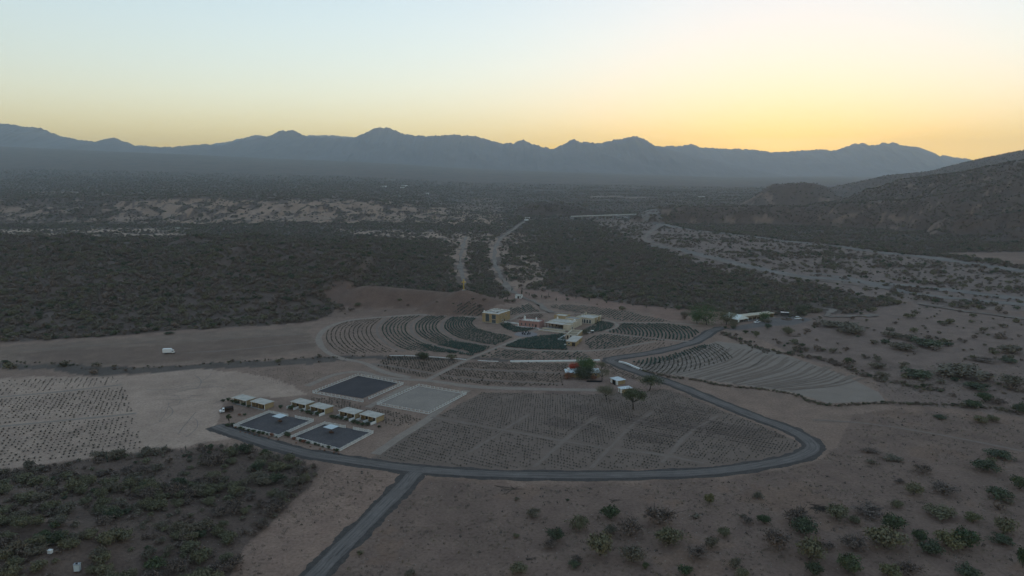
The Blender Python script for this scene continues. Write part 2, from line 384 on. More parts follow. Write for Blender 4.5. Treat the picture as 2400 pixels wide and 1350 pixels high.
def range_(name, sk, D, depth, seed, label, n=1400):
    p0, p1 = sk[0][0], sk[-1][0]; pxs = np.linspace(p0, p1, n)
    sy = np.interp(pxs, [p[0] for p in sk], [p[1] for p in sk])
    sy = sy + 4.5 * np.abs(perlin(pxs / 17 + seed, pxs * 0 + .5)) + 4.2 * np.abs(perlin(pxs / 6.1 + seed, pxs * 0 + 4.5)) + 1.2 * perlin(pxs / 3.1, pxs * 0 + 7.5) - 2.0
    a = (pxs - 1200) / FPX; ang = np.arctan(a)
    Dr = D + 500 * perlin(pxs / 260 + seed, pxs * 0 + 2)
    x0 = np.tan(ang) * Dr; bb = (675 - sy) / FPX
    zc = CAM_H + Dr * (-SP + bb * CP) / (CP + bb * SP); x0 = a * Dr / (CP + bb * SP)
    v = np.concatenate([np.linspace(0, 1, 44), np.linspace(1, 2, 12)[1:]])     # foot .. crest .. back foot
    Vg, Xg = np.meshgrid(v, x0, indexing='ij'); Zc = np.broadcast_to(zc, Vg.shape); Dg = np.broadcast_to(Dr, Vg.shape)
    front = np.clip(Vg, 0, 1); back = np.clip(Vg - 1, 0, 1)
    Yg = Dg - depth * (1 - front) + depth * .7 * back
    Xg = Xg * (Yg / Dg) * .35 + Xg * .65
    base = far_plain(Xg, Yg) - 25
    sp = ridged(Xg / 620 + seed, Yg / 1500, 5)
    prof = (front ** 1.55) * (1 - back ** .8)
    env = np.sin(np.pi * np.clip(front, 0, 1)) ** .8 * (back == 0)
    Zg = base + (Zc - base) * np.clip(prof + .15 * env * sp - .05 * env, 0, 1)
    Zg = np.where(back > 0, base + (Zc - base) * (1 - back), Zg)
    o = link(name, gridmesh(name, Xg, Yg, Zg), M_ROCK); tag(o, label, 'mountains', kind='structure'); return o
range_('mountain_range', SKY_NEAR, 9300, 2100, 3.1, 'nearer blue-grey mountain range with rounded summits')
range_('mountain_range', SKY_FAR, 11200, 2200, 8.7, 'farther pale mountain range with stepped mesa skyline')
# ------------------------------------------------------------------ ribbons of road, path and tilled strip
KEEP_OFF = []                                            # (polyline, half width): nothing is planted there
def ribbon(name, pts, width, zoff, m, rag=.25, parent=None, n=8, flat=True, crown=0.0, kind='structure', label=None, seed=0):
    """pts: ground points; a strip with uneven edges lying on the land"""
    S = np.array(smooth(pts, n)); T = np.gradient(S, axis=0); T /= np.linalg.norm(T, axis=1)[:, None] + 1e-9
    N = np.stack([-T[:, 1], T[:, 0]], 1); rg = np.random.default_rng(seed + len(S)); sm_ = lambda: np.convolve(rg.normal(0, rag * 1.9, len(S) + 4), np.ones(5) / 5, 'valid')
    K = [-1, -.5, 0, .5, 1]; V, F = [], []
    wv = width / 2 if np.isscalar(width) else np.interp(np.linspace(0, 1, len(S)), np.linspace(0, 1, len(width)), width) / 2
    XY = np.stack([S + N * ((k * (wv + (sm_() if abs(k) == 1 else 0)))[:, None] if not np.isscalar(wv) else (k * (wv + (sm_() if abs(k) == 1 else np.zeros(len(S)))))[:, None]) for k in K], 1)
    Zs = np.zeros(XY.shape[:2]) if flat else hgt(XY[..., 0], XY[..., 1])
    for i in range(len(S)):
        for j, k in enumerate(K):
            V.append((XY[i, j, 0], XY[i, j, 1], Zs[i, j] + zoff + crown * (1 - k * k)))
        if i:
            for j in range(4):
                a = (i - 1) * 5 + j; F.append((a, a + 1, a + 6, a + 5))
    o = link(name, mesh(name, V, F, True), m, parent)
    if parent is None: tag(o, label, None, None, kind)
    return o
def road_pts(*px): return [at(*p) for p in px]
M_GRAVEL = mat_var('gravel_road', (0.168, 0.140, 0.127), .28, .12, .95, (0.118, 0.100, 0.092), bmp=.05, fine=4)
M_SHOULDER = mat_var('road_shoulder', (0.062, 0.053, 0.049), .35, .5, .95, (0.105, 0.086, 0.076), bmp=.2, fine=2.5)  # darker than the roadway it edges
M_PATH = mat_var('dirt_path', (0.300, 0.235, 0.190), .2, .3, .95, (0.240, 0.185, 0.150), bmp=.05, fine=3)
M_DIV = mat_var('trodden_soil', (0.218, 0.162, 0.132), .2, .3, .95, (0.185, 0.137, 0.110), bmp=.05, fine=3)
M_TRACK = mat_var('sandy_track', (0.245, 0.196, 0.162), .25, .06, .95, (0.165, 0.130, 0.107), bmp=.05, fine=1.5)
M_WORN = mat_var('worn_gravel', (0.200, 0.168, 0.150), .25, .15, .95, (0.150, 0.126, 0.114), bmp=.03, fine=3)
M_RUT = mat_var('rut_soil', (0.285, 0.225, 0.185), .25, .4, .95, (0.22, 0.17, 0.14), fine=3)
R_LOOP = road_pts((505, 998), (530, 1008), (575, 1023), (640, 1043), (720, 1063), (800, 1076), (900, 1091), (985, 1101), (1080, 1108), (1200, 1113), (1350, 1115), (1500, 1113), (1650, 1107), (1760, 1094), (1850, 1077), (1893, 1061), (1905, 1045), (1884, 1025), (1840, 1003), (1780, 981), (1700, 950), (1640, 925), (1580, 901), (1520, 880), (1470, 863), (1440, 851), (1430, 844), (1450, 838), (1520, 828), (1580, 815), (1630, 800), (1655, 785), (1672, 774), (1700, 767))
R_EXIT = road_pts((1010, 1100), (975, 1108), (945, 1140), (900, 1185), (850, 1235), (800, 1285), (740, 1348), (690, 1405))
for zq, (nm, pts, lab) in enumerate((('gravel_road', R_LOOP, 'grey gravel loop road round the front field'), ('gravel_road', R_EXIT, 'grey gravel road branching off towards the foreground'))):
    ribbon('road_shoulder', pts, 9.8, .034 - .008 * zq, M_SHOULDER, .5, label='dark shoulder along the gravel road', n=14, seed=3)
    ribbon(nm, pts, 5.6, .12 - .03 * zq, M_GRAVEL, .15, label=lab, n=14)
    KEEP_OFF.append((pts, 5.6)); rd = bpy.data.objects[-1] if False else COL.objects[-1]; S_ = np.array(smooth(pts, 3)); T_ = np.gradient(S_, axis=0); T_ /= np.linalg.norm(T_, axis=1)[:, None]; N_ = np.stack([-T_[:, 1], T_[:, 0]], 1)
    for q_, of in enumerate((-1.75, -.35, .45, 1.85)):
        ribbon('wheel_track', [tuple(v) for v in S_ + N_ * of], .62, .155 - .03 * zq + .004 * q_, M_WORN, .16, parent=rd, n=4, seed=q_)
PATHS = [
    ([(1002, 890), (1080, 850), (1150, 820), (1222, 791)], 3.0, 'straight pale path across the agave garden'),
    ([(1240, 779), (1269, 768)], 2.6, 'short pale path from the round plaza to the pink house'),
    ([(1165, 812), (1200, 817), (1260, 821), (1340, 823), (1400, 821), (1453, 816), (1493, 808), (1538, 800)], 2.6, 'curved pale path below the courtyard'),
    ([(1421, 776), (1440, 769), (1446, 761), (1438, 755), (1410, 748)], 2.6, 'pale bend of path beside the white house'),
    ([(1448, 756), (1500, 757), (1570, 757), (1640, 762)], 2.4, 'pale path along the upper edge of the right agave plots'),
    ([(1400, 780), (1430, 783), (1500, 790), (1565, 797), (1620, 801)], 2.2, 'thin pale path between the right agave plots'),
    ([(906, 744.6), (886, 763), (884, 778), (894, 794.6), (917, 813), (948, 824)], 2.0, 'outermost pale curved gap in the left agave rows'),
    ([(996, 739), (967, 757), (963, 774), (975, 788), (1000, 802), (1032, 813), (1094, 826)], 1.8, 'middle pale curved gap in the left agave rows'),
    ([(1059, 741), (1038, 755), (1034, 770), (1048, 784), (1073, 796), (1115, 805), (1157, 812)], 1.8, 'innermost pale curved gap in the left agave rows'),
    ([(1120, 744), (1060, 741), (985, 738), (900, 743), (820, 751), (775, 764), (752, 782), (748, 800), (762, 822), (800, 840), (850, 850), (900, 872), (960, 885)], 4.2, 'pale track curving round the left agave rows'),
    ([(1195, 752), (1215, 741), (1245, 734), (1290, 732), (1340, 734), (1400, 740)], 2.6, 'pale path behind the main house'),
    ([(870, 852), (960, 866), (1020, 876)], 2.2, 'thin gap between the lower left plots'),
    ([(1060, 863), (1150, 868), (1250, 872), (1330, 875)], 2.2, 'thin gap between the lower middle plots'),
    ([(1040, 880), (1120, 890), (1250, 897), (1310, 900)], 2.0, 'thin gap below the lower middle plots'),
    ([(1010, 893), (1120, 907), (1300, 913), (1420, 915)], 4.5, 'pale farm lane above the front field'),
    ([(1010, 893), (900, 885), (840, 872), (780, 880), (720, 905)], 4.0, 'pale farm lane above the riding arenas'),
    ([(1095, 915), (1050, 945), (1000, 985), (930, 1030), (880, 1065)], 4.5, 'pale lane beside the pale riding arena'),
    ([(960, 905), (900, 935), (860, 955)], 4.0, 'pale lane between the two riding arenas'),
    ([(1010, 978), (1070, 988), (1133, 1000), (1300, 1030), (1433, 1053), (1560, 1068), (1650, 1086)], 1.9, 'pale footpath across the front field'),
    ([(1240, 972), (1180, 1008), (1100, 1060)], 1.3, 'first thin diagonal division of the front field'),
    ([(1400, 975), (1340, 1018), (1250, 1095)], 1.3, 'second thin diagonal division of the front field'),
    ([(1530, 965), (1478, 1000), (1430, 1050), (1385, 1098)], 1.6, 'third thin diagonal division of the front field'),
    ([(1680, 975), (1610, 1020), (1550, 1085)], 1.3, 'fourth thin diagonal division of the front field'),
    ([(-250, 955), (0, 931), (150, 917), (285, 902)], 2.4, 'pale strip across the west plots'),
    ([(-250, 1025), (0, 1000), (160, 985), (320, 968)], 2.4, 'pale strip below the west plots'),
    ([(1905, 985), (2000, 990), (2120, 1005), (2250, 1028), (2420, 1062)], 2.0, 'faint pale footpath on the eastern flat'),
    ([(40, 823), (250, 808), (500, 795), (720, 783)], 1.6, 'faint wheel track across the west field'),
    ([(405, 829), (550, 820), (720, 803)], 1.6, 'faint wheel track behind the box truck'),
]
for zq, (px, wd, lab) in enumerate(PATHS):
    pts = road_pts(*px); ribbon('path', pts, wd, .04 + .0021 * zq, M_DIV if ('front field' in lab and 'lane' not in lab) or 'faint' in lab or 'gap' in lab else M_PATH, .3, label=lab, seed=len(lab)); KEEP_OFF.append((pts, wd / 2 + .5))
TRACKS = [
    ([(1290, 734), (1272, 723), (1253, 709), (1232, 700), (1212, 690), (1190, 673), (1172, 645), (1162, 615), (1158, 592), (1166, 570), (1178, 556), (1200, 540), (1222, 524), (1236, 516)], [6, 5, 4.5, 4, 4, 4, 4.5, 5], 'pale winding track from the main house to the far road'),
    ([(1088, 668), (1082, 640), (1078, 610), (1085, 580), (1092, 556)], [2, 5, 3.5, 5, 3], 'straight pale swath behind the cross hill'),
    ([(1238, 516), (1265, 513.5), (1300, 511), (1348, 508.5)], 8, 'far road leading to the bridge'),
    ([(1508, 515), (1545, 523), (1530, 540), (1512, 562), (1560, 580), (1640, 602), (1760, 630), (1900, 655), (2100, 680)], [8, 7, 6, 6, 6, 6], 'winding sandy track in the river wash'),
    ([(1930, 723), (1950, 728), (1935, 742), (2000, 742), (2060, 740)], 4, 'sandy track beyond the parked vehicles'),
    ([(2150, 712), (2250, 728), (2400, 748), (2600, 770)], 5, 'sandy track along the near bank of the wash'),
]
for zq, (px, wd, lab) in enumerate(TRACKS):
    pts = P(*px); ribbon('sandy_track', pts, wd, .45 + .03 * zq, M_TRACK, 1.3, flat=False, n=14, label=lab, seed=len(lab)); KEEP_OFF.append((pts, 6))
# sandy braids of the river bed
M_SAND = mat_var('river_sand', (0.225, 0.192, 0.170), .25, .02, .95, (0.150, 0.128, 0.115), fine=.5)
for k, (px, wd) in enumerate([
    ([(1440, 505), (1540, 512), (1640, 540), (1760, 555), (1900, 572), (2050, 590), (2250, 615), (2500, 650)], [70, 40, 18, 14, 18, 16, 20, 24]),
    ([(1520, 575), (1620, 592), (1740, 622), (1860, 645), (2000, 660), (2150, 672), (2300, 690), (2500, 715)], [5, 14, 16, 18, 14, 16, 18, 20]),
    ([(1900, 640), (2000, 655), (2120, 685), (2260, 702), (2400, 715), (2600, 740)], [6, 12, 14, 12, 16, 18])]):
    ribbon('river_bed', P(*px), wd, .35, M_SAND, 2.2, flat=False, n=16, seed=k, label=['broad dry sandy river bed below the bridge', 'middle braid of dry sandy river bed', 'near braid of dry sandy river bed'][k])
    KEEP_OFF.append((P(*px), np.mean(wd) * .34))
# tyre ruts in the pale yard
for k in range(26):
    x0_, y0_ = at(random.uniform(330, 520), random.uniform(905, 1040)); a0_ = random.uniform(-.6, 1.9); cv = random.uniform(-.05, .05); pts = []
    for q_ in range(7):
        pts.append((x0_, y0_)); x0_ += 5 * math.cos(a0_); y0_ += 5 * math.sin(a0_); a0_ += cv * 5
    if all(inpoly(np.array([p[0]]), np.array([p[1]]), Z['pale_yard'])[0] for p in pts): ribbon('tyre_rut', pts, random.uniform(.25, .45), .03 + .0008 * k, M_RUT, .06, parent=land, n=4, seed=k)
# striped field on the right: strips of dead growth between bare soil
field = link('ploughed_field', mesh('ploughed_field', [(*p, .02) for p in Z['east_field']], [tuple(range(len(Z['east_field'])))]), mat_var('ploughed_soil', (0.265, 0.208, 0.170), .2, .1, .95, (0.225, 0.174, 0.140), bmp=.08, fine=2))
tag(field, 'pale ploughed field with curved darker strips', kind='structure')
M_STRIP = mat_var('dead_weeds', (0.170, 0.122, 0.095), .3, .4, .95, (0.215, 0.160, 0.128), bmp=.15, fine=3)
lo = smooth([at(*p) for p in [(1490, 864), (1580, 882), (1680, 897), (1770, 908), (1850, 918)]], 12)
hi = smooth([at(*p) for p in [(1650, 808), (1750, 816), (1850, 836), (1950, 860), (2045, 890)]], 12)
NS = 30
for k in range(NS):
    a, b = np.array(lo[int(k / NS * (len(lo) - 1))]), np.array(hi[int(k / NS * (len(hi) - 1))])
    mid_ = (a * .45 + b * .55) + np.array((2.5, -5.0)) * (1 + .2 * math.sin(k * 1.7))
    t0, t1 = (.0 + .12 * random.random(), 1 - .22 * random.random())
    q = [a + (mid_ - a) * t0, mid_, mid_ + (b - mid_) * t1]
    ribbon('weed_strip', [tuple(v) for v in q], random.uniform(1.0, 2.2), .05 + .0023 * k, M_STRIP, .4, parent=field, seed=k)
# dark furrowed ground in the front field and brown rows beside the stables
M_EARTH = mat_var('turned_earth', (0.115, 0.078, 0.062), .3, .6, .95, (0.16, 0.115, 0.095), bmp=.2, fine=3)
ff = link('front_field', mesh('front_field', [(*p, .012) for p in Z['front_field']], [tuple(range(len(Z['front_field'])))]), mat_var('field_soil', (0.205, 0.145, 0.115), .25, .12, .95, (0.165, 0.117, 0.092), bmp=.1, fine=2))
tag(ff, 'brown planted field inside the loop road', kind='structure')
UX = np.array((.85, -.527)); VX = np.array((.527, .85))
for i, (p0, ln, rows, sp) in enumerate([((1290, 975), 34, 9, 1.6), ((1560, 968), 36, 9, 2.3), ((1690, 992), 30, 9, 2.4), ((1350, 948), 70, 6, 2.2), ((1560, 945), 30, 8, 2.0), ((1480, 1003), 24, 6, 2.2)]):
    o0 = np.array(at(*p0))
    for r in range(rows):
        if random.random() < .12: continue
        s0 = o0 - VX * r * sp + UX * random.uniform(-2, 3); e0 = s0 + UX * ln * random.uniform(.7, 1)
        ribbon('furrow', [tuple(s0), tuple((s0 + e0) / 2 + VX * random.uniform(-.3, .3)), tuple(e0)], random.uniform(.5, 1.0), .05 + .0017 * (r + 10 * i), M_EARTH, .2, parent=ff, seed=r, n=10)

# ------------------------------------------------------------------ plants: meshes
def leafmesh(name, rg, centers, radii, n, size, mats, tubes=None, flat=.8, hang=0.0, shell=.45):
    """n small leaf faces spread through ellipsoidal clumps; tubes = (V, F) of the wood"""
    V, F, MI = [], [], []
    if tubes: V += tubes[0]; F += tubes[1]; MI += [0] * len(tubes[1])
    C = np.array(centers, float); Rr = np.array(radii, float)
    pick = rg.choice(len(C), n, p=Rr ** 2 / (Rr ** 2).sum())
    d = rg.normal(size=(n, 3)); d /= np.linalg.norm(d, axis=1)[:, None]
    r = (shell + (1 - shell) * rg.random(n)) ** .7 * (1 + .22 * rg.normal(size=n))
    p = C[pick] + d * (Rr[pick] * r)[:, None] * np.array((1, 1, flat))
    p[:, 2] = np.maximum(p[:, 2], .04)
    a = rg.normal(size=(n, 3)); a /= np.linalg.norm(a, axis=1)[:, None]
    b = np.cross(a, d + .6 * rg.normal(size=(n, 3))); b /= np.linalg.norm(b, axis=1)[:, None] + 1e-9
    s = size * (0.55 + .9 * rg.random(n)); k0 = len(V)
    Q = np.stack([p + a * s[:, None], p + b * (s * .55)[:, None], p - a * s[:, None], p - b * (s * .55)[:, None]], 1).reshape(-1, 3)
    V = V + [tuple(v) for v in Q]
    F = F + [(k0 + 4 * i, k0 + 4 * i + 1, k0 + 4 * i + 2, k0 + 4 * i + 3) for i in range(n)]; MI += [1 if tubes else 0] * n
    me = mesh(name, V, F)
    for q in mats: me.materials.append(q)
    me.polygons.foreach_set('material_index', MI); return me
def tube(path, radii, sides=5):
    V, F = [], []; P_ = [Vector(p) for p in path]
    for i, p in enumerate(P_):
        t_ = (P_[min(i + 1, len(P_) - 1)] - P_[max(i - 1, 0)]).normalized()
        s = t_.orthogonal().normalized(); q = t_.cross(s)
        for k in range(sides):
            an = 2 * math.pi * k / sides; V.append(tuple(p + (s * math.cos(an) + q * math.sin(an)) * radii[i]))
        if i:
            for k in range(sides):
                a = (i - 1) * sides; F.append((a + k, a + (k + 1) % sides, a + sides + (k + 1) % sides, a + sides + k))
    F.append(tuple(range(len(V) - sides, len(V)))); return V, F
def join(*vf):
    V, F = [], []
    for v, f in vf:
        k = len(V); V += list(v); F += [tuple(i + k for i in q) for q in f]
    return V, F
def skeleton(rg, h, spread, nl, fork=.3, r0=.06, multi=False):
    """wood of a tree of height h: trunk, limbs to the clump centres"""
    parts, tips = [], []
    lean = rg.normal(0, .06, 2) * h; top = (lean[0], lean[1], h * fork)
    if not multi: parts.append(tube([(0, 0, -.1), (lean[0] * .4, lean[1] * .4, h * fork * .5), top], [r0 * h, r0 * h * .8, r0 * h * .62], 6))
    for k in range(nl):
        an = 2 * math.pi * (k + rg.random() * .7) / nl; el = rg.uniform(.25, 1.0)
        rad = spread * (rg.uniform(.45, .8) if k < nl - 1 else rg.uniform(0, .25)); zt = h * (.52 + .28 * el) if k < nl - 1 else h * .82
        tip = (top[0] + math.cos(an) * rad, top[1] + math.sin(an) * rad, zt)
        st = (rg.normal(0, .03) * h, rg.normal(0, .03) * h, 0) if multi else top
        mid_ = ((st[0] + tip[0]) / 2 + rg.normal(0, .05) * h, (st[1] + tip[1]) / 2 + rg.normal(0, .05) * h, st[2] + (tip[2] - st[2]) * .45)
        rr0 = r0 * h * (.45 if multi else .5); parts.append(tube([st, mid_, tip], [rr0, rr0 * .6, rr0 * .2], 5)); tips.append(tip)
        for j in range(2):
            e = (tip[0] + rg.normal(0, .16) * spread * 1.4, tip[1] + rg.normal(0, .16) * spread * 1.4, tip[2] + rg.uniform(-.04, .1) * h)
            parts.append(tube([mid_, e], [rr0 * .4, rr0 * .1], 4)); tips.append(e)
    return join(*parts), tips
M_BARK = mat_var('bark', (0.075, 0.062, 0.052), .3, 3, .95, fine=12)
M_TWIG = mat_var('dry_twigs', (0.105, 0.090, 0.082), .3, 3, .95, fine=12)
LEAF = {
    'grey': mat_leaf('leaf_grey_green', (0.118, 0.106, 0.078), (0.158, 0.132, 0.094), (0.134, 0.108, 0.082)),
    'olive': mat_leaf('leaf_olive', (0.127, 0.122, 0.073), (0.163, 0.146, 0.086), (0.127, 0.111, 0.073)),
    'green': mat_leaf('leaf_green', (0.049, 0.077, 0.038), (0.085, 0.099, 0.048), (0.065, 0.072, 0.044)),
    'dark': mat_leaf('leaf_dark', (0.056, 0.072, 0.042), (0.081, 0.096, 0.055), (0.065, 0.066, 0.046)),
    'dry': mat_leaf('leaf_dry', (0.185, 0.134, 0.106), (0.148, 0.112, 0.092), (0.126, 0.094, 0.078)),
    'yellow': mat_leaf('leaf_yellow', (0.132, 0.127, 0.064), (0.157, 0.143, 0.075), (0.118, 0.116, 0.064)),
    'lush': mat_leaf('leaf_lush', (0.064, 0.112, 0.044), (0.084, 0.130, 0.050), (0.058, 0.092, 0.040)),
    'red': mat_leaf('flower_red', (0.42, 0.055, 0.030), (0.50, 0.075, 0.040), (0.20, 0.045, 0.030)),
    'rust': mat_leaf('leaf_rust', (0.259, 0.105, 0.068), (0.318, 0.140, 0.085), (0.139, 0.087, 0.061)),
}
def shrub_parts(kind, seed, n=520, size=.13, twiggy=False):
    rg = np.random.default_rng(seed); h = 1.25
    wood, tips = skeleton(rg, h, .85, 6, .08, .030, True)
    C = [(x * .95, y * .95, max(.3, z * .78)) for x, y, z in tips]; R_ = [rg.uniform(.28, .50) for _ in tips]
    C += [(0, 0, .55), (.25, .1, .5), (-.2, -.15, .5)]; R_ += [.5, .42, .42]
    if twiggy:
        ex = []
        for t_ in tips:
            for j in range(7):
                e = (t_[0] + rg.normal(0, .26), t_[1] + rg.normal(0, .26), max(.1, t_[2] + rg.normal(0, .2)))
                ex.append(tube([(t_[0] * .6, t_[1] * .6, t_[2] * .7), e], [.018, .006], 3))
        wood = join(wood, *ex)
    return wood, leafmesh('crown', rg, C, R_, n, size, [LEAF[kind]])
def shrub_whole(kind, seed, n, size, twiggy=False):
    rg = np.random.default_rng(seed); wood, tips = skeleton(rg, 1.25, .85, 5, .08, .03, True)
    C = [(x * .95, y * .95, max(.28, z * .75)) for x, y, z in tips]; R_ = [rg.uniform(.30, .50) for _ in tips]
    C += [(0, 0, .5), (.2, .1, .5)]; R_ += [.55, .45]
    return leafmesh('shrub_form', rg, C, R_, n, size, [M_TWIG, LEAF[kind]], wood if twiggy else tube([(0, 0, -.1), (0, 0, .5)], [.05, .02], 3))

# ------------------------------------------------------------------ scattering: one object of points, each point carries one form
def scatter(name, forms, pts, idx, rot, scl, label, cat=None):
    col = bpy.data.collections.new(name + '_forms')
    for k, me in enumerate(forms):
        col.objects.link(bpy.data.objects.new('%s_form_%02d' % (name, k), me))
    me = bpy.data.meshes.new(name); pts = np.asarray(pts, np.float32); me.vertices.add(len(pts)); me.vertices.foreach_set('co', pts.ravel())
    for nm, ty, arr, f in (('form', 'INT', np.asarray(idx, np.int32), 'value'), ('turn', 'FLOAT', np.asarray(rot, np.float32), 'value'), ('size', 'FLOAT_VECTOR', np.asarray(scl, np.float32), 'vector')):
        a = me.attributes.new(nm, ty, 'POINT'); a.data.foreach_set(f, arr.ravel())
    me.update(); o = link(name, me); ng = bpy.data.node_groups.new(name, 'GeometryNodeTree')
    ng.interface.new_socket('Geometry', in_out='INPUT', socket_type='NodeSocketGeometry'); ng.interface.new_socket('Geometry', in_out='OUTPUT', socket_type='NodeSocketGeometry')
    N = ng.nodes.new; L = ng.links.new
    gi, go, iop, ci = N('NodeGroupInput'), N('NodeGroupOutput'), N('GeometryNodeInstanceOnPoints'), N('GeometryNodeCollectionInfo')
    ci.inputs['Collection'].default_value = col; ci.inputs['Separate Children'].default_value = True; ci.inputs['Reset Children'].default_value = True
    def attr(nm, ty):
        n = N('GeometryNodeInputNamedAttribute'); n.data_type = ty; n.inputs['Name'].default_value = nm; return n.outputs['Attribute']
    cx = N('ShaderNodeCombineXYZ'); L(attr('turn', 'FLOAT'), cx.inputs[2])
    L(gi.outputs[0], iop.inputs['Points']); L(ci.outputs[0], iop.inputs['Instance']); iop.inputs['Pick Instance'].default_value = True
    L(attr('form', 'INT'), iop.inputs['Instance Index']); L(cx.outputs[0], iop.inputs['Rotation']); L(attr('size', 'FLOAT_VECTOR'), iop.inputs['Scale'])
    L(iop.outputs[0], go.inputs[0]); md = o.modifiers.new('scatter', 'NODES'); md.node_group = ng
    return tag(o, label, cat, None, 'stuff')
def clear_of(x, y, extra=0.0):
    ok = np.ones(np.shape(x), bool)
    for pts, hw in KEEP_OFF:
        p = np.array(pts); m = (x > p[:, 0].min() - 12) & (x < p[:, 0].max() + 12) & (y > p[:, 1].min() - 12) & (y < p[:, 1].max() + 12)
        if m.any():
            d, _ = distline(x[m], y[m], smooth(pts, 3)); q = ok[m]; q &= d > hw + extra; ok[m] = q
    return ok
# ================================================================== AGAVES
def agave_mesh(seed, nb, c, up):
    rg = np.random.default_rng(seed); V, F = [], []
    for k in range(nb):
        an = k * 2.399 + rg.normal(0, .1); el = up * (.25 + .75 * k / nb) + rg.normal(0, .05); L = rg.uniform(.75, 1.0)
        d = Vector((math.cos(an) * math.cos(el), math.sin(an) * math.cos(el), math.sin(el))); s = Vector((-math.sin(an), math.cos(an), 0)) * .085
        i = len(V); V += [tuple(Vector((0, 0, .05)) + s * .6), tuple(Vector((0, 0, .05)) - s * .6), tuple(d * L * .45 - s + Vector((0, 0, .03))), tuple(d * L * .45 + s + Vector((0, 0, .03))), tuple(d * L)]
        F += [(i, i + 1, i + 2, i + 3), (i + 3, i + 2, i + 4)]
    me = mesh('agave_form', V, F); me.materials.append(c); return me
M_AGAVE = mat_leaf('agave_blue_green', (0.050, 0.092, 0.074), (0.072, 0.108, 0.088), (0.058, 0.084, 0.066))
M_AGAVE_D = mat_leaf('agave_dull', (0.070, 0.066, 0.048), (0.092, 0.082, 0.060), (0.075, 0.062, 0.048))
AG = [agave_mesh(1, 22, M_AGAVE, 1.2), agave_mesh(2, 20, M_AGAVE, 1.1), agave_mesh(3, 16, M_AGAVE_D, 1.2), agave_mesh(4, 14, M_AGAVE_D, 1.0)]
AP = []                                                  # x, y, size, form
def plot(px, rowdir, rs, ps, size, form, prob=.93, jit=.15, center=None, world=None, patchy=0.0):
    poly = world or [at(*p) for p in px]; xs = [p[0] for p in poly]; ys = [p[1] for p in poly]; c0 = np.array((np.mean(xs), np.mean(ys)))
    if center is None:
        u = np.array(rowdir, float); u /= np.linalg.norm(u); v = np.array((-u[1], u[0])); R_ = max(max(xs) - min(xs), max(ys) - min(ys)) * .75
        a = np.arange(-R_, R_, ps); b = np.arange(-R_, R_, rs); A_, B_ = np.meshgrid(a, b)
        X_ = c0[0] + A_ * u[0] + B_ * v[0]; Y_ = c0[1] + A_ * u[1] + B_ * v[1]
    else:
        cx, cy = center; R_ = max(math.hypot(x - cx, y - cy) for x, y in poly); X_, Y_ = [], []
        for r in np.arange(6, R_, rs):
            k = np.arange(0, 2 * math.pi, ps / r); X_.append(cx + r * np.cos(k)); Y_.append(cy + r * np.sin(k))
        X_, Y_ = np.concatenate(X_), np.concatenate(Y_)
    X_ = X_.ravel() + RNG.normal(0, jit, X_.size); Y_ = Y_.ravel() + RNG.normal(0, jit, Y_.size)
    pr = prob - patchy * sstep(-.1, .4, fbm(X_ / 14, Y_ / 14, 2))
    m = inpoly(X_, Y_, poly) & (RNG.random(X_.size) < pr); X_, Y_ = X_[m], Y_[m]
    m = clear_of(X_, Y_, size * .5); X_, Y_ = X_[m], Y_[m]
    s = size * (1 + .18 * RNG.normal(size=X_.size)).clip(.5, 1.5)
    AP.append(np.stack([X_, Y_, s, form + RNG.integers(0, 2, X_.size)], 1))
def arcs(a, b, n, ps, size, form, prob=.95, skip=0, endfade=0):
    A_, B_ = np.array(smooth([at(*p) for p in a], 10)), np.array(smooth([at(*p) for p in b], 10))
    q = np.linspace(0, 1, 80); ip = lambda S: np.stack([np.interp(q, np.linspace(0, 1, len(S)), S[:, k]) for k in (0, 1)], 1)
    A_, B_ = ip(A_), ip(B_)
    for k in range(n):
        C = A_ + (B_ - A_) * (k + .5) / n; L = np.concatenate([[0], np.cumsum(np.linalg.norm(np.diff(C, axis=0), axis=1))])
        t_ = np.arange(0, L[-1], ps); X_ = np.interp(t_, L, C[:, 0]) + RNG.normal(0, .15, len(t_)); Y_ = np.interp(t_, L, C[:, 1]) + RNG.normal(0, .15, len(t_))
        m = (RNG.random(len(t_)) < prob) & clear_of(X_, Y_, size * .4); X_, Y_ = X_[m], Y_[m]
        AP.append(np.stack([X_, Y_, size * (1 + .2 * RNG.normal(size=len(X_))).clip(.5, 1.5), form + RNG.integers(0, 2, len(X_))], 1))
b0 = [(811, 752), (771, 767.5), (760, 792.5), (775, 815), (800, 831)]
b1 = [(906, 744.6), (886, 763), (884, 778), (894, 794.6), (917, 813), (948, 824)]
b2 = [(996, 739), (967, 757), (963, 774), (975, 788), (1000, 802), (1032, 813), (1094, 826)]
b3 = [(1059, 741), (1038, 755), (1034, 770), (1048, 784), (1073, 796), (1115, 805), (1157, 812)]
b4 = [(1119, 745), (1108, 756), (1118, 768), (1150, 779), (1180, 785), (1205, 790)]
arcs(b0, b1, 12, 1.25, .85, 2, .8); arcs(b1, b2, 9, 1.2, .95, 0, .85); arcs(b2, b3, 9, 1.15, 1.05, 0, .9); arcs(b3, b4, 12, 1.15, 1.1, 0, .95)
plot([(975, 805), (1040, 808), (1085, 826), (1020, 826)], (1, -.1), 2.0, 1.5, 1.25, 0)
plot([(1040, 800), (1110, 806), (1150, 818), (1110, 834), (1050, 828)], (1, -.1), 2.0, 1.4, 1.3, 0)
DC = at(1300, 775)
plot([(1130, 836), (1160, 822), (1215, 796), (1262, 788), (1320, 783), (1325, 800), (1330, 821), (1230, 820), (1180, 815)], (.45, .9), 1.9, 1.35, 1.5, 0, .97)
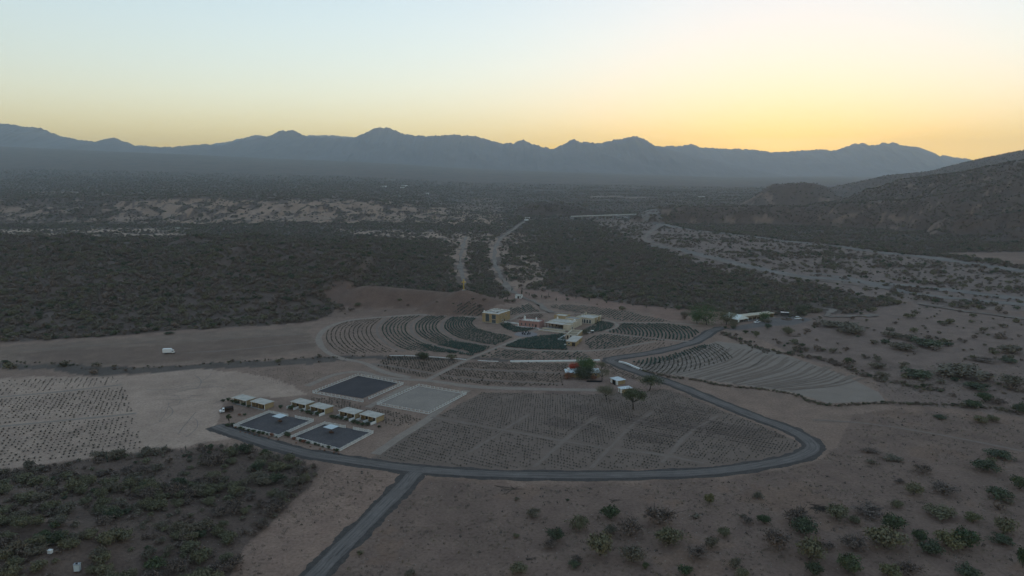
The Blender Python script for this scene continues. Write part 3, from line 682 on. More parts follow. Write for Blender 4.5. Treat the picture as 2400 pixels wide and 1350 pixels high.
plot([(1128, 838), (1150, 828), (1185, 820), (1330, 826), (1375, 826), (1380, 842), (1240, 843)], (.45, .9), 2.4, 1.6, 1.05, 0, .9, patchy=.5)
plot([(1372, 808), (1372, 796), (1400, 786), (1420, 783), (1565, 798), (1535, 800), (1450, 815), (1385, 820)], (.45, .9), 2.2, 1.6, 1.15, 0, .92, patchy=.35)
plot([(1385, 824), (1450, 818), (1540, 803), (1600, 806), (1520, 826), (1440, 836), (1400, 841)], (.45, .9), 2.6, 2.0, .75, 2, .7)
plot([(1424, 779), (1452, 759), (1560, 759), (1620, 768), (1643, 782), (1630, 797), (1600, 800), (1565, 796)], None, 2.6, 1.4, 1.3, 0, .94, center=DC)
plot([(1368, 772), (1388, 764), (1403, 752), (1440, 758), (1438, 768), (1418, 776), (1385, 780)], (.85, -.5), 1.9, 1.4, 1.2, 0)
plot([(1172, 760), (1192, 757), (1214, 767), (1262, 771), (1238, 777), (1206, 779), (1185, 771)], (.9, -.4), 1.7, 1.3, 1.2, 0, .97)
plot([(1186, 741), (1195, 725), (1240, 712), (1262, 720), (1272, 730), (1230, 734)], (.3, .95), 2.4, 1.6, 1.1, 0, .95)
plot([(1292, 722), (1290, 714), (1360, 716), (1450, 727), (1520, 742), (1575, 755), (1460, 754), (1410, 742), (1340, 731)], (.4, .9), 2.6, 1.7, 1.0, 0, .9, patchy=.25)
plot([(1198, 750), (1240, 737), (1275, 736), (1272, 746), (1215, 748)], (.3, .95), 2.2, 1.5, 1.0, 2, .9)
plot([(1345, 737), (1385, 739), (1402, 744), (1350, 742)], (.3, .95), 2.2, 1.5, 1.0, 2, .9)
plot([(875, 860), (908, 836), (960, 836), (1090, 846), (1058, 860), (995, 886)], (.85, -.45), 2.3, 2.0, 1.2, 2, .95)
plot([(1015, 886), (1070, 857), (1105, 850), (1330, 852), (1335, 868), (1322, 885), (1318, 905), (1180, 906), (1040, 893)], (.85, -.45), 2.3, 2.0, 1.2, 2, .95)
plot([(1415, 872), (1415, 856), (1440, 858), (1540, 893), (1500, 893), (1440, 880)], (.85, -.5), 2.2, 1.9, 1.0, 2, .9)
plot(None, (.85, -.527), 2.6, 1.4, .72, 2, .9, jit=.12, world=Z['front_field'], patchy=.3)
plot([(1480, 852), (1560, 838), (1640, 812), (1680, 803), (1700, 815), (1720, 840), (1640, 865), (1560, 880), (1510, 868)], None, 2.6, 1.9, 1.0, 2, .9, center=at(1250, 830))
plot([(1480, 848), (1560, 835), (1650, 808), (1665, 812), (1590, 838), (1520, 858)], None, 2.4, 1.5, 1.2, 0, .92, center=at(1250, 830))
plot([(-80, 915), (0, 893), (265, 884), (285, 900), (0, 928), (-80, 935)], (.92, .38), 2.8, 2.6, .85, 2, .85, patchy=.4)
plot([(-80, 945), (0, 936), (290, 906), (312, 965), (0, 996), (-80, 1005)], (.92, .38), 3.4, 2.0, .98, 2, .93, jit=.15, patchy=.2)
plot([(-80, 1014), (0, 1006), (318, 973), (330, 1050), (240, 1062), (0, 1092), (-80, 1100)], (.92, .38), 3.4, 2.0, .98, 2, .93, jit=.15, patchy=.2)
plot([(720, 945), (735, 932), (800, 935), (850, 955), (835, 962), (770, 950)], (.85, -.5), 1.9, 1.7, .85, 2, .8)
plot([(850, 965), (870, 955), (985, 980), (985, 992), (930, 1000), (880, 985)], (.85, -.5), 1.9, 1.7, .85, 2, .8)
plot([(560, 868), (700, 860), (790, 885), (730, 905), (640, 900)], (.7, .7), 3.2, 1.5, .5, 2, .6)
plot(None, (.55, .83), 3.0, 1.5, 1.15, 0, .9, world=P((1055, 740), (1075, 715), (1105, 705), (1135, 725), (1130, 742)))
APn = np.concatenate(AP); zg = hgt(APn[:, 0], APn[:, 1])
dist = np.hypot(APn[:, 0], APn[:, 1]); pxs, pys = proj(APn[:, 0], APn[:, 1], zg)
seen = (pxs > 5) & (pxs < 2395) & (pys < 1345)
order = np.argsort(-(APn[:, 2] / dist) * seen); near = np.zeros(len(APn), bool); near[order[:300]] = True
for i in np.nonzero(near)[0]:
    x, y, s, f = APn[i]; west = pxs[i] < 500
    o = link('agave', AG[int(f)], None, None, (x, y, zg[i])); o.scale = (s, s, s * .9); o.rotation_euler = (0, 0, random.random() * 6.28)
    tag(o, 'small dull agave in the dotted plot west of the stables' if west else 'small dull agave in the planted field inside the gravel loop road', 'agave', 'agaves in the west plot' if west else 'agaves in the front field')
q = APn[~near]
scatter('agave_rows', AG, np.stack([q[:, 0], q[:, 1], zg[~near]], 1), q[:, 3], RNG.random(len(q)) * 6.28, np.stack([q[:, 2], q[:, 2], q[:, 2] * .95], 1), 'rows of blue-green and dull agaves filling the garden plots')

# ================================================================== SCRUB
FORMS = [shrub_whole('grey', 21, 170, .20), shrub_whole('grey', 22, 150, .22), shrub_whole('olive', 23, 170, .20), shrub_whole('dry', 24, 120, .20, True), shrub_whole('dry', 25, 110, .22, True), shrub_whole('dark', 26, 180, .20), shrub_whole('green', 27, 170, .20)]
WTS = np.array([.23, .17, .14, .22, .14, .08, .02])
TR = [  # shrubs and small trees standing singly: pixel of the foot, width, height, kind
    (1430, 1215, 48, 33, 'green'), (1357, 1242, 48, 38, 'olive'), (1304, 1267, 42, 32, 'dark'), (1287, 1283, 40, 20, 'dry'), (1407, 1303, 70, 62, 'olive'), (1477, 1257, 60, 42, 'dry'), (1428, 1252, 40, 25, 'grey'), (1547, 1227, 75, 45, 'dry'), (1567, 1277, 70, 48, 'olive'), (1483, 1317, 60, 42, 'grey'), (1512, 1333, 20, 16, 'green'), (1633, 1305, 50, 26, 'dry'), (1667, 1283, 35, 28, 'grey'), (1697, 1257, 35, 24, 'olive'), (1662, 1183, 25, 32, 'yellow'), (1608, 1348, 40, 25, 'green'), (1723, 1333, 33, 28, 'grey'), (1740, 1355, 40, 26, 'olive'), (1348, 1327, 32, 14, 'dark'), (1210, 1260, 18, 11, 'olive'), (1210, 1173, 13, 10, 'grey'), (1330, 1175, 9, 7, 'dark'), (1793, 1227, 35, 22, 'green'),
    (1863, 1225, 60, 40, 'dry'), (1878, 1250, 65, 42, 'dark'), (1750, 1226, 30, 15, 'dry'), (1822, 1289, 68, 50, 'dry'), (1898, 1309, 75, 55, 'olive'), (1962, 1216, 60, 38, 'olive'), (2035, 1204, 70, 20, 'dry'), (2102, 1190, 30, 20, 'olive'), (2094, 1239, 60, 36, 'green'), (2073, 1282, 95, 55, 'olive'), (2000, 1288, 65, 32, 'dry'), (1989, 1340, 70, 42, 'green'), (1910, 1348, 45, 35, 'dark'), (2088, 1352, 60, 32, 'yellow'), (2129, 1348, 55, 35, 'dry'), (2202, 1210, 75, 28, 'olive'), (2155, 1268, 45, 28, 'green'), (2219, 1280, 70, 42, 'yellow'), (2263, 1283, 65, 50, 'green'), (2178, 1297, 60, 30, 'dark'), (2277, 1222, 42, 22, 'yellow'), (2353, 1251, 60, 42, 'olive'), (2350, 1273, 55, 20, 'dark'), (2213, 1155, 65, 22, 'dry'), (2347, 1169, 60, 28, 'dark'), (2391, 1146, 45, 35, 'green'), (2304, 1102, 62, 28, 'dark'), (2342, 1070, 60, 18, 'dark'), (2266, 1352, 60, 25, 'dark'), (2397, 1330, 35, 55, 'green'), (2108, 1131, 25, 10, 'dry'), (2040, 1060, 40, 10, 'dry'), (2095, 1078, 45, 10, 'grey'),
    (1847, 783, 30, 19, 'olive'), (1799, 770, 18, 13, 'green'), (1772, 790, 15, 17, 'yellow'), (1747, 782, 13, 10, 'dark'), (1880, 813, 14, 10, 'dark'), (1987, 853, 22, 18, 'green'), (2057, 863, 40, 15, 'grey'), (2110, 820, 60, 18, 'grey'), (2177, 813, 75, 18, 'dark'), (2093, 790, 45, 14, 'grey'), (2130, 798, 40, 16, 'grey'), (2000, 779, 90, 22, 'grey'), (1950, 764, 60, 14, 'grey'), (2153, 885, 75, 18, 'dark'), (2243, 879, 120, 28, 'grey'), (2287, 912, 60, 18, 'dark'), (2370, 905, 65, 30, 'grey'), (2277, 955, 40, 20, 'green'), (2310, 942, 40, 24, 'green'), (2340, 948, 38, 18, 'dry'), (2393, 969, 40, 26, 'dark'), (2297, 990, 35, 18, 'olive'), (2327, 988, 32, 16, 'olive'), (2200, 980, 32, 8, 'dark'), (2367, 827, 60, 22, 'grey'), (2367, 850, 40, 12, 'dark'), (2300, 847, 60, 10, 'dry'), (1718, 770, 14, 7, 'dark'), (1700, 770, 8, 7, 'dark'), (623, 1066, 18, 16, 'green'), (150, 858, 22, 8, 'dark'), (12, 850, 18, 7, 'dark'), (395, 783, 24, 6, 'dark'),
]
def cells(x0, x1, y0, y1, s):
    X_, Y_ = np.meshgrid(np.arange(x0, x1, s), np.arange(y0, y1, s)); X_ = X_.ravel() + (RNG.random(X_.size) - .5) * s; Y_ = Y_.ravel() + (RNG.random(Y_.size) - .5) * s
    m = np.abs(X_) < Y_ * .80 + 25; return X_[m], Y_[m]
sets = []
for (y0, y1, s, lo_, hi_, boost) in ((170, 480, 3.7, 1.0, 3.7, 1.1), (480, 1150, 3.6, 1.0, 3.4, 1.0), (1150, 2000, 5.6, 1.5, 3.4, 1.0), (2000, 4200, 10.5, 2.0, 4.0, .95)):
    X_, Y_ = cells(-y1 * .82, y1 * .82, y0, y1, s); Zz = hgt(X_, Y_); _, vg = zone_color(X_, Y_, Zz)
    clump = fbm(X_ / (s * 5), Y_ / (s * 5), 2)
    m = RNG.random(X_.size) < vg * boost * (.85 + 1.1 * clump + .5 * fbm(X_ / 90, Y_ / 90, 2)).clip(.12, 1.3) * (1 - .75 * sstep(3000, 4200, Y_)); m &= clear_of(X_, Y_, 1.0)
    n = int(m.sum()); sz = lo_ + (hi_ - lo_) * RNG.random(n) ** 2.0 * (1 + .25 * clump[m]).clip(.5, 1.4)
    sets.append(np.stack([X_[m], Y_[m], Zz[m], sz], 1))
# growth along ditches, the river bank and the field edges
for px, wd, st, lo_, hi_, pr in (([(1503, 868), (1560, 882), (1640, 893), (1700, 905), (1800, 915), (1860, 925), (1900, 942), (1950, 951), (2000, 949), (2080, 945), (2130, 947), (2260, 952), (2400, 968)], 1.6, .9, .5, 1.1, .85),
        ([(1690, 780), (1740, 800), (1790, 822), (1860, 832), (1930, 845), (2000, 868), (2060, 890), (2130, 905), (2200, 915)], 4.0, .9, .6, 1.7, .7),
        ([(0, 850), (140, 853), (230, 866), (420, 858), (640, 844), (860, 836)], 3.0, 1.6, .4, 1.0, .45),
        ([(1530, 512), (1570, 525), (1650, 540), (1760, 551), (1900, 566), (2050, 585), (2250, 605), (2500, 640)], 14, 2.2, 2.5, 4.5, .95),
        ([(0, 549), (450, 546), (700, 545), (900, 560)], 12, 6, 2.0, 3.6, .7), ([(-200, 532), (200, 530), (520, 528), (700, 526), (1000, 527)], 22, 3.5, 2.5, 4.5, .8)):
    S = np.array(smooth(P(*px), 12)); L = np.concatenate([[0], np.cumsum(np.linalg.norm(np.diff(S, axis=0), axis=1))]); t_ = np.repeat(np.arange(0, L[-1], st), 2)
    X_ = np.interp(t_, L, S[:, 0]) + RNG.normal(0, wd * .5, len(t_)); Y_ = np.interp(t_, L, S[:, 1]) + RNG.normal(0, wd * .5, len(t_)); m = RNG.random(len(t_)) < pr
    X_, Y_ = X_[m], Y_[m]; sets.append(np.stack([X_, Y_, hgt(X_, Y_), lo_ + (hi_ - lo_) * RNG.random(len(X_)) ** 1.5], 1))
SB = np.concatenate(sets); form = RNG.choice(len(FORMS), len(SB), p=WTS / WTS.sum())
# stands of one kind keep together
kn = fbm(SB[:, 0] / 35, SB[:, 1] / 35, 2); mo_ = inpoly(SB[:, 0], SB[:, 1], Z['mound']) & (SB[:, 3] > 2.0) & (RNG.random(len(SB)) < .4); form = np.where(mo_, 2, form); form = np.where((kn > .30) & (RNG.random(len(SB)) < .4), 2, np.where((kn < -.28) & (RNG.random(len(SB)) < .6), 3 + RNG.integers(0, 2, len(SB)), form))
pxs, pys = proj(SB[:, 0], SB[:, 1], SB[:, 2]); dist = np.hypot(SB[:, 0], SB[:, 1])
seen = (pxs > -10) & (pxs < 2410) & (pys < 1375); order = np.argsort(-(SB[:, 3] / dist) * seen)
single = np.zeros(len(SB), bool); single[order[:300 - len(TR)]] = True
KIND = ['grey', 'grey', 'olive', 'dry', 'dry', 'dark', 'green']
WORD = {'grey': 'grey-green', 'olive': 'olive', 'dry': 'bare twiggy', 'dark': 'dark green', 'green': 'fresh green', 'yellow': 'yellow-green'}
_lib = {}
def shrub(x, y, z, rx, rz_, kind, label, group, var=None):
    k = (kind, random.randrange(3) if var is None else var)
    if k not in _lib:
        wv, cr = shrub_parts(kind, hash(kind) % 97 + 7 * k[1] if False else sum(map(ord, kind)) + 7 * k[1], 1150 if kind != 'dry' else 650, .088 if kind != 'dry' else .085, kind == 'dry')
        wm = mesh('stems', wv[0], wv[1]); wm.materials.append(M_TWIG if kind == 'dry' else M_BARK); _lib[k] = (wm, cr)
    r = empty('shrub', (x, y, z), random.random() * 6.28, label, 'shrub', group); r.scale = (rx, rx, rz_)
    link('stems', _lib[k][0], None, r); link('crown', _lib[k][1], None, r); return r
mound = Z['mound']; inm = inpoly(SB[:, 0], SB[:, 1], mound)
for i in np.nonzero(single)[0]:
    x, y, z, s = SB[i]; kd = KIND[form[i]]
    if inm[i]: lb, gp = 'on the scrubby mound below the west plots', 'shrubs on the foreground mound'
    elif y > 420: lb, gp = 'in the scrub beyond the farm fields', 'shrubs in the scrub beyond the fields'
    elif x > 0: lb, gp = 'growing wild on the dry flat beside the loop road', 'wild shrubs on the dry flat'
    else: lb, gp = 'at the edge of the west fields', 'shrubs at the west field edges'
    big_ = 'big ' if s > 2.2 else 'low ' if s < 1.3 else ''
    if inm[i]:
        px_, py_ = pxs[i], pys[i]; lb = 'at the mound edge below the west plots' if py_ < 1130 and px_ < 420 else 'on the mound slope above the tilled strip' if px_ > 480 else 'around the pale pump cabinet on the mound' if py_ > 1240 and px_ < 330 else 'in the middle of the scrubby mound'; gp = lb
    shrub(x, y, z, s, s * random.uniform(.75, 1.05), kd, big_ + WORD[kd] + ' shrub ' + lb.replace('in the scrub beyond the farm fields', 'beyond the farm fields'), big_ + WORD[kd] + ' shrubs ' + gp)
for (px, py, wd, hp, kd) in TR:
    x, y = hit(px, py); z = gz(x, y); mpp = (y * CP + (CAM_H - z) * SP) / FPX
    rx = wd * mpp / 2 / .98; rz_ = hp * mpp / 1.32
    if py > 1040: lb = 'in the loose cluster below the loop road' if px < 1600 else 'on bare ground short of the dead branch heap' if px < 1800 else 'around the heap of dead branches' if px < 2060 else 'on the open flat beside the faint footpath' if py < 1180 else 'in the thicket beyond the heap of dead branches'
    elif px > 1500: lb = 'near the gravel yard and open building' if py < 800 and px < 1900 else 'on the flat beyond the ploughed field' if py < 900 else 'in the ditch growth past the ploughed field'
    else: lb = 'beside the dark west ditch' if px < 450 else 'beside the gravel road below the first pen'
    shp = ('very broad' if wd > 66 else 'broad' if wd > 50 else 'tiny' if wd < 16 else 'small' if wd < 32 else 'medium') + (' tall' if hp > .78 * wd else ' flat' if hp < .36 * wd else ' rounded')
    shrub(x, y, z, rx, rz_, kd, '%s %s shrub %s' % (shp, WORD[kd], lb), 'shrubs ' + lb)
q = ~single
scatter('scrub', FORMS, SB[q][:, :3], form[q], RNG.random(q.sum()) * 6.28, np.stack([SB[q][:, 3], SB[q][:, 3], SB[q][:, 3] * RNG.uniform(.7, 1.1, q.sum())], 1), 'dense dry desert scrub covering the valley and hills')
# loose stones
def stone(seed):
    rg = np.random.default_rng(seed); V = [(1, 0, 0), (-1, 0, 0), (0, 1, 0), (0, -1, 0), (0, 0, .7), (0, 0, -.3), (.6, .6, .3), (-.6, .5, .35)]; V = [tuple(np.array(v) * rg.uniform(.7, 1.2, 3)) for v in V]
    bm = bmesh.new(); [bm.verts.new(v) for v in V]; bmesh.ops.convex_hull(bm, input=bm.verts); me = bpy.data.meshes.new('stone_form'); bm.to_mesh(me); bm.free(); me.materials.append(M_STONE); return me
M_STONE = mat_leaf('loose_stone', (0.34, 0.29, 0.25), (0.22, 0.185, 0.16), (0.28, 0.235, 0.2))
X_, Y_ = cells(-330, 330, 175, 420, 2.6); m = (inpoly(X_, Y_, Z['foreground']) | inpoly(X_, Y_, Z['front_field']) | inpoly(X_, Y_, Z['mound']) | inpoly(X_, Y_, Z['pale_yard'])) & (RNG.random(X_.size) < .45) & clear_of(X_, Y_, .3); n = int(m.sum())
scatter('stones', [stone(k) for k in range(4)], np.stack([X_[m], Y_[m], hgt(X_[m], Y_[m])], 1), RNG.integers(0, 4, n), RNG.random(n) * 6.28, np.repeat((.06 + .22 * RNG.random(n) ** 3)[:, None], 3, 1), 'scattered small stones on the bare ground')
# dry grass and litter on the foreground
def tuft(seed, m):
    rg = np.random.default_rng(seed); V, F = [], []
    for k in range(9):
        an = rg.random() * 6.28; c = rg.normal(0, .25, 2); h = rg.uniform(.25, .7); i = len(V)
        V += [(c[0] - .06, c[1], 0), (c[0] + .06, c[1], 0), (c[0] + math.cos(an) * .35, c[1] + math.sin(an) * .35, h)]; F.append((i, i + 1, i + 2))
    me = mesh('tuft_form', V, F); me.materials.append(m); return me
M_G1 = mat_leaf('dry_grass', (0.23, 0.19, 0.13), (0.17, 0.14, 0.10), (0.13, 0.105, 0.08)); M_G2 = mat_leaf('dark_litter', (0.075, 0.065, 0.055), (0.10, 0.085, 0.07), (0.06, 0.055, 0.045))
TU = [tuft(1, M_G1), tuft(2, M_G2), tuft(3, M_G2), tuft(4, M_G1)]
X_, Y_ = cells(-330, 330, 175, 420, 1.35); n1 = fbm(X_ / 25, Y_ / 25, 3); Zz = hgt(X_, Y_)
m = (inpoly(X_, Y_, Z['foreground']) | inpoly(X_, Y_, Z['mound']) | inpoly(X_, Y_, Z['tilled']) | inpoly(X_, Y_, Z['east_flat'])) & (RNG.random(X_.size) < (.38 + .8 * n1).clip(.06, .95)) & clear_of(X_, Y_, 1.0)
n = int(m.sum()); scatter('dry_grass', TU, np.stack([X_[m], Y_[m], Zz[m]], 1), RNG.integers(0, 4, n), RNG.random(n) * 6.28, np.repeat((.4 + 1.1 * RNG.random(n) ** 2)[:, None], 3, 1), 'sparse dry grass and twigs on the bare ground')
# ================================================================== BUILDINGS
M_OCHRE = mat_var('ochre_wall', (0.37, 0.275, 0.155), .16, .5, .9, (0.30, 0.215, 0.115), fine=4)
M_CREAM = mat_var('cream_wall', (0.52, 0.445, 0.345), .14, .4, .9, (0.42, 0.355, 0.27), fine=4)
M_PINK = mat_var('pink_wall', (0.35, 0.205, 0.180), .12, .5, .9, (0.30, 0.17, 0.15), fine=4)
M_WHITE = mat_var('white_paint', (0.74, 0.72, 0.69), .1, .6, .85, (0.62, 0.60, 0.57), fine=5)
M_ROOF = mat_var('pale_roof', (0.54, 0.49, 0.43), .22, .35, .85, (0.40, 0.36, 0.31), fine=3)
M_METAL = mat_var('blue_grey_sheet', (0.50, 0.56, 0.58), .12, .8, .5, (0.42, 0.47, 0.49), fine=5, spec=.5)
M_DARK = mat_var('interior_shade_and_load', (0.028, 0.025, 0.024), .2, 1, .9)  # near-black for interior shade put into colour; also the truck load
M_WOOD = mat_var('brown_wood', (0.14, 0.07, 0.04), .3, 2, .8)
M_DOOR = mat_var('dark_wood_door', (0.06, 0.038, 0.028), .3, 2, .7)
M_CONC = mat_var('concrete', (0.34, 0.33, 0.32), .2, .8, .9, fine=5)
M_ARENA = mat_var('dark_arena_sand', (0.056, 0.050, 0.054), .35, .12, .95, (0.078, 0.068, 0.070), bmp=.06, fine=1.2)
M_PALES = mat_var('pale_arena_sand', (0.255, 0.208, 0.176), .25, .12, .95, (0.305, 0.248, 0.205), bmp=.06, fine=1.2)
M_PENS = mat_var('grey_pen_sand', (0.082, 0.073, 0.076), .35, .18, .95, (0.115, 0.100, 0.098), bmp=.06, fine=1.2)
M_BLACK = mat_var('black_plastic', (0.014, 0.014, 0.016), .2, 2, .6)
M_RUBBER = mat_var('tyre_rubber', (0.02, 0.02, 0.02), .2, 3, .9)
M_RIM = mat_var('wheel_rim', (0.35, 0.35, 0.36), .2, 3, .4)
mg, t, b = nodes('window_glass', .12); b.inputs['Base Color'].default_value = (.06, .075, .085, 1); b.inputs['Specular IOR Level'].default_value = .6; M_GLASS = mg
ml, t, b = nodes('headlight_glass', .15); b.inputs['Base Color'].default_value = (.6, .6, .58, 1); M_LAMP = ml
mc, t, b = nodes('white_car_paint', .3); b.inputs['Base Color'].default_value = (.68, .68, .68, 1); b.inputs['Specular IOR Level'].default_value = .5; M_CARW = mc
mk, t, b = nodes('dark_car_paint', .3); b.inputs['Base Color'].default_value = (.03, .032, .036, 1); b.inputs['Specular IOR Level'].default_value = .5; M_CARD = mk

M_FENCE = mat_var('weathered_white', (0.50, 0.47, 0.43), .15, .6, .9, (0.40, 0.375, 0.345), fine=5)
def bxs(*B, bev=0.0):
    V, F = [], []
    for x0, y0, z0, x1, y1, z1 in B:
        i = len(V); V += [(x, y, z) for z in (z0, z1) for y in (y0, y1) for x in (x0, x1)]
        F += [tuple(i + k for k in f) for f in ((0, 2, 3, 1), (4, 5, 7, 6), (0, 1, 5, 4), (2, 6, 7, 3), (0, 4, 6, 2), (1, 3, 7, 5))]
    return V, F
def part(parent, name, m, *B, label=None):
    V, F = bxs(*B); o = link(name, mesh(name, V, F), m, parent)
    if label: o['label'] = label
    return o
def vfpart(parent, name, m, vf, sm=False):
    return link(name, mesh(name, vf[0], vf[1], sm), m, parent)
def cyl(c, r, z0, z1, n=10, r1=None):
    return [(c[0] + r_ * math.cos(2 * math.pi * k / n), c[1] + r_ * math.sin(2 * math.pi * k / n), z) for z, r_ in ((z0, r), (z1, r if r1 is None else r1)) for k in range(n)], [tuple(range(n))[::-1], tuple(range(n, 2 * n))] + [(k, (k + 1) % n, n + (k + 1) % n, n + k) for k in range(n)]
def frame(LF, RF, RB, z=0.0, ang=None):
    """ground plan from three corners seen in the photograph: left front, right front, right back"""
    p, q, r = [np.array(at(*c, z)) for c in (LF, RF, RB)]
    a = math.atan2(*(q - p)[::-1]) if ang is None else math.radians(ang)
    u = np.array((math.cos(a), math.sin(a))); v = np.array((-u[1], u[0]))
    return p, a, float((q - p) @ u), float((r - q) @ v)
def walls(root, L, D, h, m, th=.3, name='wall', x0=0, y0=0, z0=0):
    part(root, name, m, (x0, y0, z0, x0 + L, y0 + th, h)); part(root, name, m, (x0, y0 + D - th, z0, x0 + L, y0 + D, h))
    part(root, name, m, (x0, y0 + th, z0, x0 + th, y0 + D - th, h)); part(root, name, m, (x0 + L - th, y0 + th, z0, x0 + L, y0 + D - th, h))
def win(root, face, a, z, w_, h_, L=0, D=0, y0=0, x1=None, fm=None, name='window', pane=None):
    """window as a frame standing 4 cm proud and a pane set inside it; face F looks along -y, R along +x, S along -x"""
    fm = fm or M_WHITE; t_ = .09
    if face == 'F': fr = [(a, y0 - .06, z, a + t_, y0 + .0, z + h_), (a + w_ - t_, y0 - .06, z, a + w_, y0, z + h_), (a + t_, y0 - .06, z, a + w_ - t_, y0, z + t_), (a + t_, y0 - .06, z + h_ - t_, a + w_ - t_, y0, z + h_)]; pn = (a + t_, y0 - .02, z + t_, a + w_ - t_, y0 - .004, z + h_ - t_)
    elif face == 'R': x = x1 if x1 is not None else L; fr = [(x, a, z, x + .06, a + t_, z + h_), (x, a + w_ - t_, z, x + .06, a + w_, z + h_), (x, a + t_, z, x + .06, a + w_ - t_, z + t_), (x, a + t_, z + h_ - t_, x + .06, a + w_ - t_, z + h_)]; pn = (x + .004, a + t_, z + t_, x + .02, a + w_ - t_, z + h_ - t_)
    f = part(root, name, fm, *fr); part(f, 'pane', pane or M_GLASS, pn); return f
def door(root, face, a, w_, h_, L=0, y0=0, m=None, x1=None):
    m = m or M_DOOR
    if face == 'F': d = part(root, 'door', m, (a, y0 - .07, 0.02, a + w_, y0 - .003, h_)); part(d, 'handle', M_RIM, (a + w_ * .82, y0 - .13, 1.0, a + w_ * .88, y0 - .07, 1.15))
    else: x = x1 if x1 is not None else L; d = part(root, 'door', m, (x + .003, a, .02, x + .07, a + w_, h_)); part(d, 'handle', M_RIM, (x + .07, a + w_ * .82, 1.0, x + .13, a + w_ * .88, 1.15))
    return d

# ------------------------------------------------------------------ tall yellow house
p, a, L, D = frame((1130.6, 755), (1167.5, 759.4), (1192.5, 749), ang=-29)
r = empty('yellow_house', (*p, 0), a, 'tall two-storey ochre house with flat white roof and tall grey windows', 'house')
walls(r, L, D, 7.4, M_OCHRE); rf = part(r, 'roof', M_ROOF, (.3, .3, 6.9, L - .3, D - .3, 7.05))
part(rf, 'parapet_cap', M_WHITE, (-.12, -.12, 7.405, L + .12, .42, 7.6), (-.12, D - .42, 7.405, L + .12, D + .12, 7.6), (-.12, .42, 7.405, .42, D - .42, 7.6), (L - .42, .42, 7.405, L + .12, D - .42, 7.6))
part(rf, 'skylight', M_GLASS, (1.5, D * .45, 7.06, 5.0, D * .45 + 2.2, 7.35)); part(rf, 'skylight', M_GLASS, (6.5, D * .35, 7.06, 9.5, D * .35 + 2.0, 7.35))
part(rf, 'roof_ridge', M_ROOF, (L * .55, .8, 7.06, L * .62, D - .8, 7.75)); part(rf, 'chimney', M_WHITE, (.6, .8, 7.06, 1.5, 1.7, 9.0))
win(r, 'F', L * .20, .9, L * .24, 5.9, fm=M_CONC); win(r, 'F', L * .60, 3.3, L * .25, 3.4, fm=M_CONC); win(r, 'F', L * .60, .3, L * .25, 2.6, fm=M_CONC)
win(r, 'R', D * .30, 1.0, 1.4, 1.5, L=L); win(r, 'R', D * .62, 4.2, 1.4, 1.5, L=L); door(r, 'R', D * .5, 1.2, 2.3, L=L)
part(r, 'plinth', M_CONC, (-.08, -.08, 0, L + .08, -.003, .35), (L + .003, -.08, 0, L + .08, D + .08, .35))
part(r, 'downpipe', M_CONC, (L + .002, D * .45, .35, L + .12, D * .45 + .12, 7.3))
# ------------------------------------------------------------------ pink house
p, a, L, D = frame((1216, 765), (1264.4, 769), (1272, 761), ang=-24); D = 10
r = empty('pink_house', (*p, 0), a, 'low salmon pink house with white chimneys beside the main house', 'house')
walls(r, L, D, 4.5, M_PINK); rf = part(r, 'roof', M_ROOF, (.3, .3, 4.1, L - .3, D - .3, 4.25))
part(rf, 'cornice', M_PINK, (-.15, -.15, 4.503, L + .15, .4, 4.75), (-.15, D - .4, 4.503, L + .15, D + .15, 4.75), (-.15, .4, 4.503, .4, D - .4, 4.75), (L - .4, .4, 4.503, L + .15, D - .4, 4.75))
part(rf, 'chimney', M_WHITE, (2.0, 5.0, 4.26, 2.9, 5.9, 7.2)); part(rf, 'chimney', M_WHITE, (11.0, 6.0, 4.26, 11.8, 6.8, 6.4)); part(rf, 'skylight', M_WHITE, (8, 3, 4.26, 9.6, 4.2, 4.9)); part(rf, 'skylight', M_WHITE, (12.5, 4.5, 4.26, 14, 5.6, 4.8))
for k in (.10, .30, .50, .66): win(r, 'F', L * k, 1.2, 1.1, 1.8, fm=M_PINK)
door(r, 'F', L * .80, 1.3, 2.6); part(r, 'plinth', M_WHITE, (-2.2, -1.0, 0, L + .3, -.1, .3)); part(r, 'buttress', M_WHITE, (-.9, .2, 0, -.004, 1.6, 1.8))
# ------------------------------------------------------------------ main house with porch
p = np.array(at(1273, 772)); a = math.radians(-31.8)
r = empty('main_house', (*p, 0), a, 'rambling cream main house with deep shaded porch and flat roofs', 'house')
part(r, 'terrace', M_CREAM, (-.5, 0, 0, 17.2, .35, 1.25), (-.5, .35, 0, 17.2, 4.0, .85)); part(r, 'terrace_step', M_CONC, (1.5, -1.2, 0, 5.5, -.004, .4))
part(r, 'porch_floor', M_CONC, (0, 4.003, 0, 13.6, 10, .9)); pr = part(r, 'porch_roof', M_ROOF, (-.6, 3.6, 4.05, 13.9, 10.4, 4.32)); part(pr, 'fascia', M_WOOD, (-.62, 3.54, 3.85, 13.92, 3.598, 4.2))
for k in range(6): part(r, 'porch_post', M_WOOD, (k * 2.6 + .1, 4.3, .9, k * 2.6 + .38, 4.58, 4.05))
walls(r, 18.5, 11.5, 4.6, M_CREAM, x0=-.8, y0=10.41); rf = part(r, 'roof', M_ROOF, (-.5, 10.71, 4.2, 17.4, 21.6, 4.35))
for k in (1.2, 4.8, 8.6): win(r, 'F', k, 1.1, 1.5, 2.3, y0=10.41, fm=M_WOOD)
d_ = door(r, 'F', 11.2, 1.5, 3.3, y0=10.41)
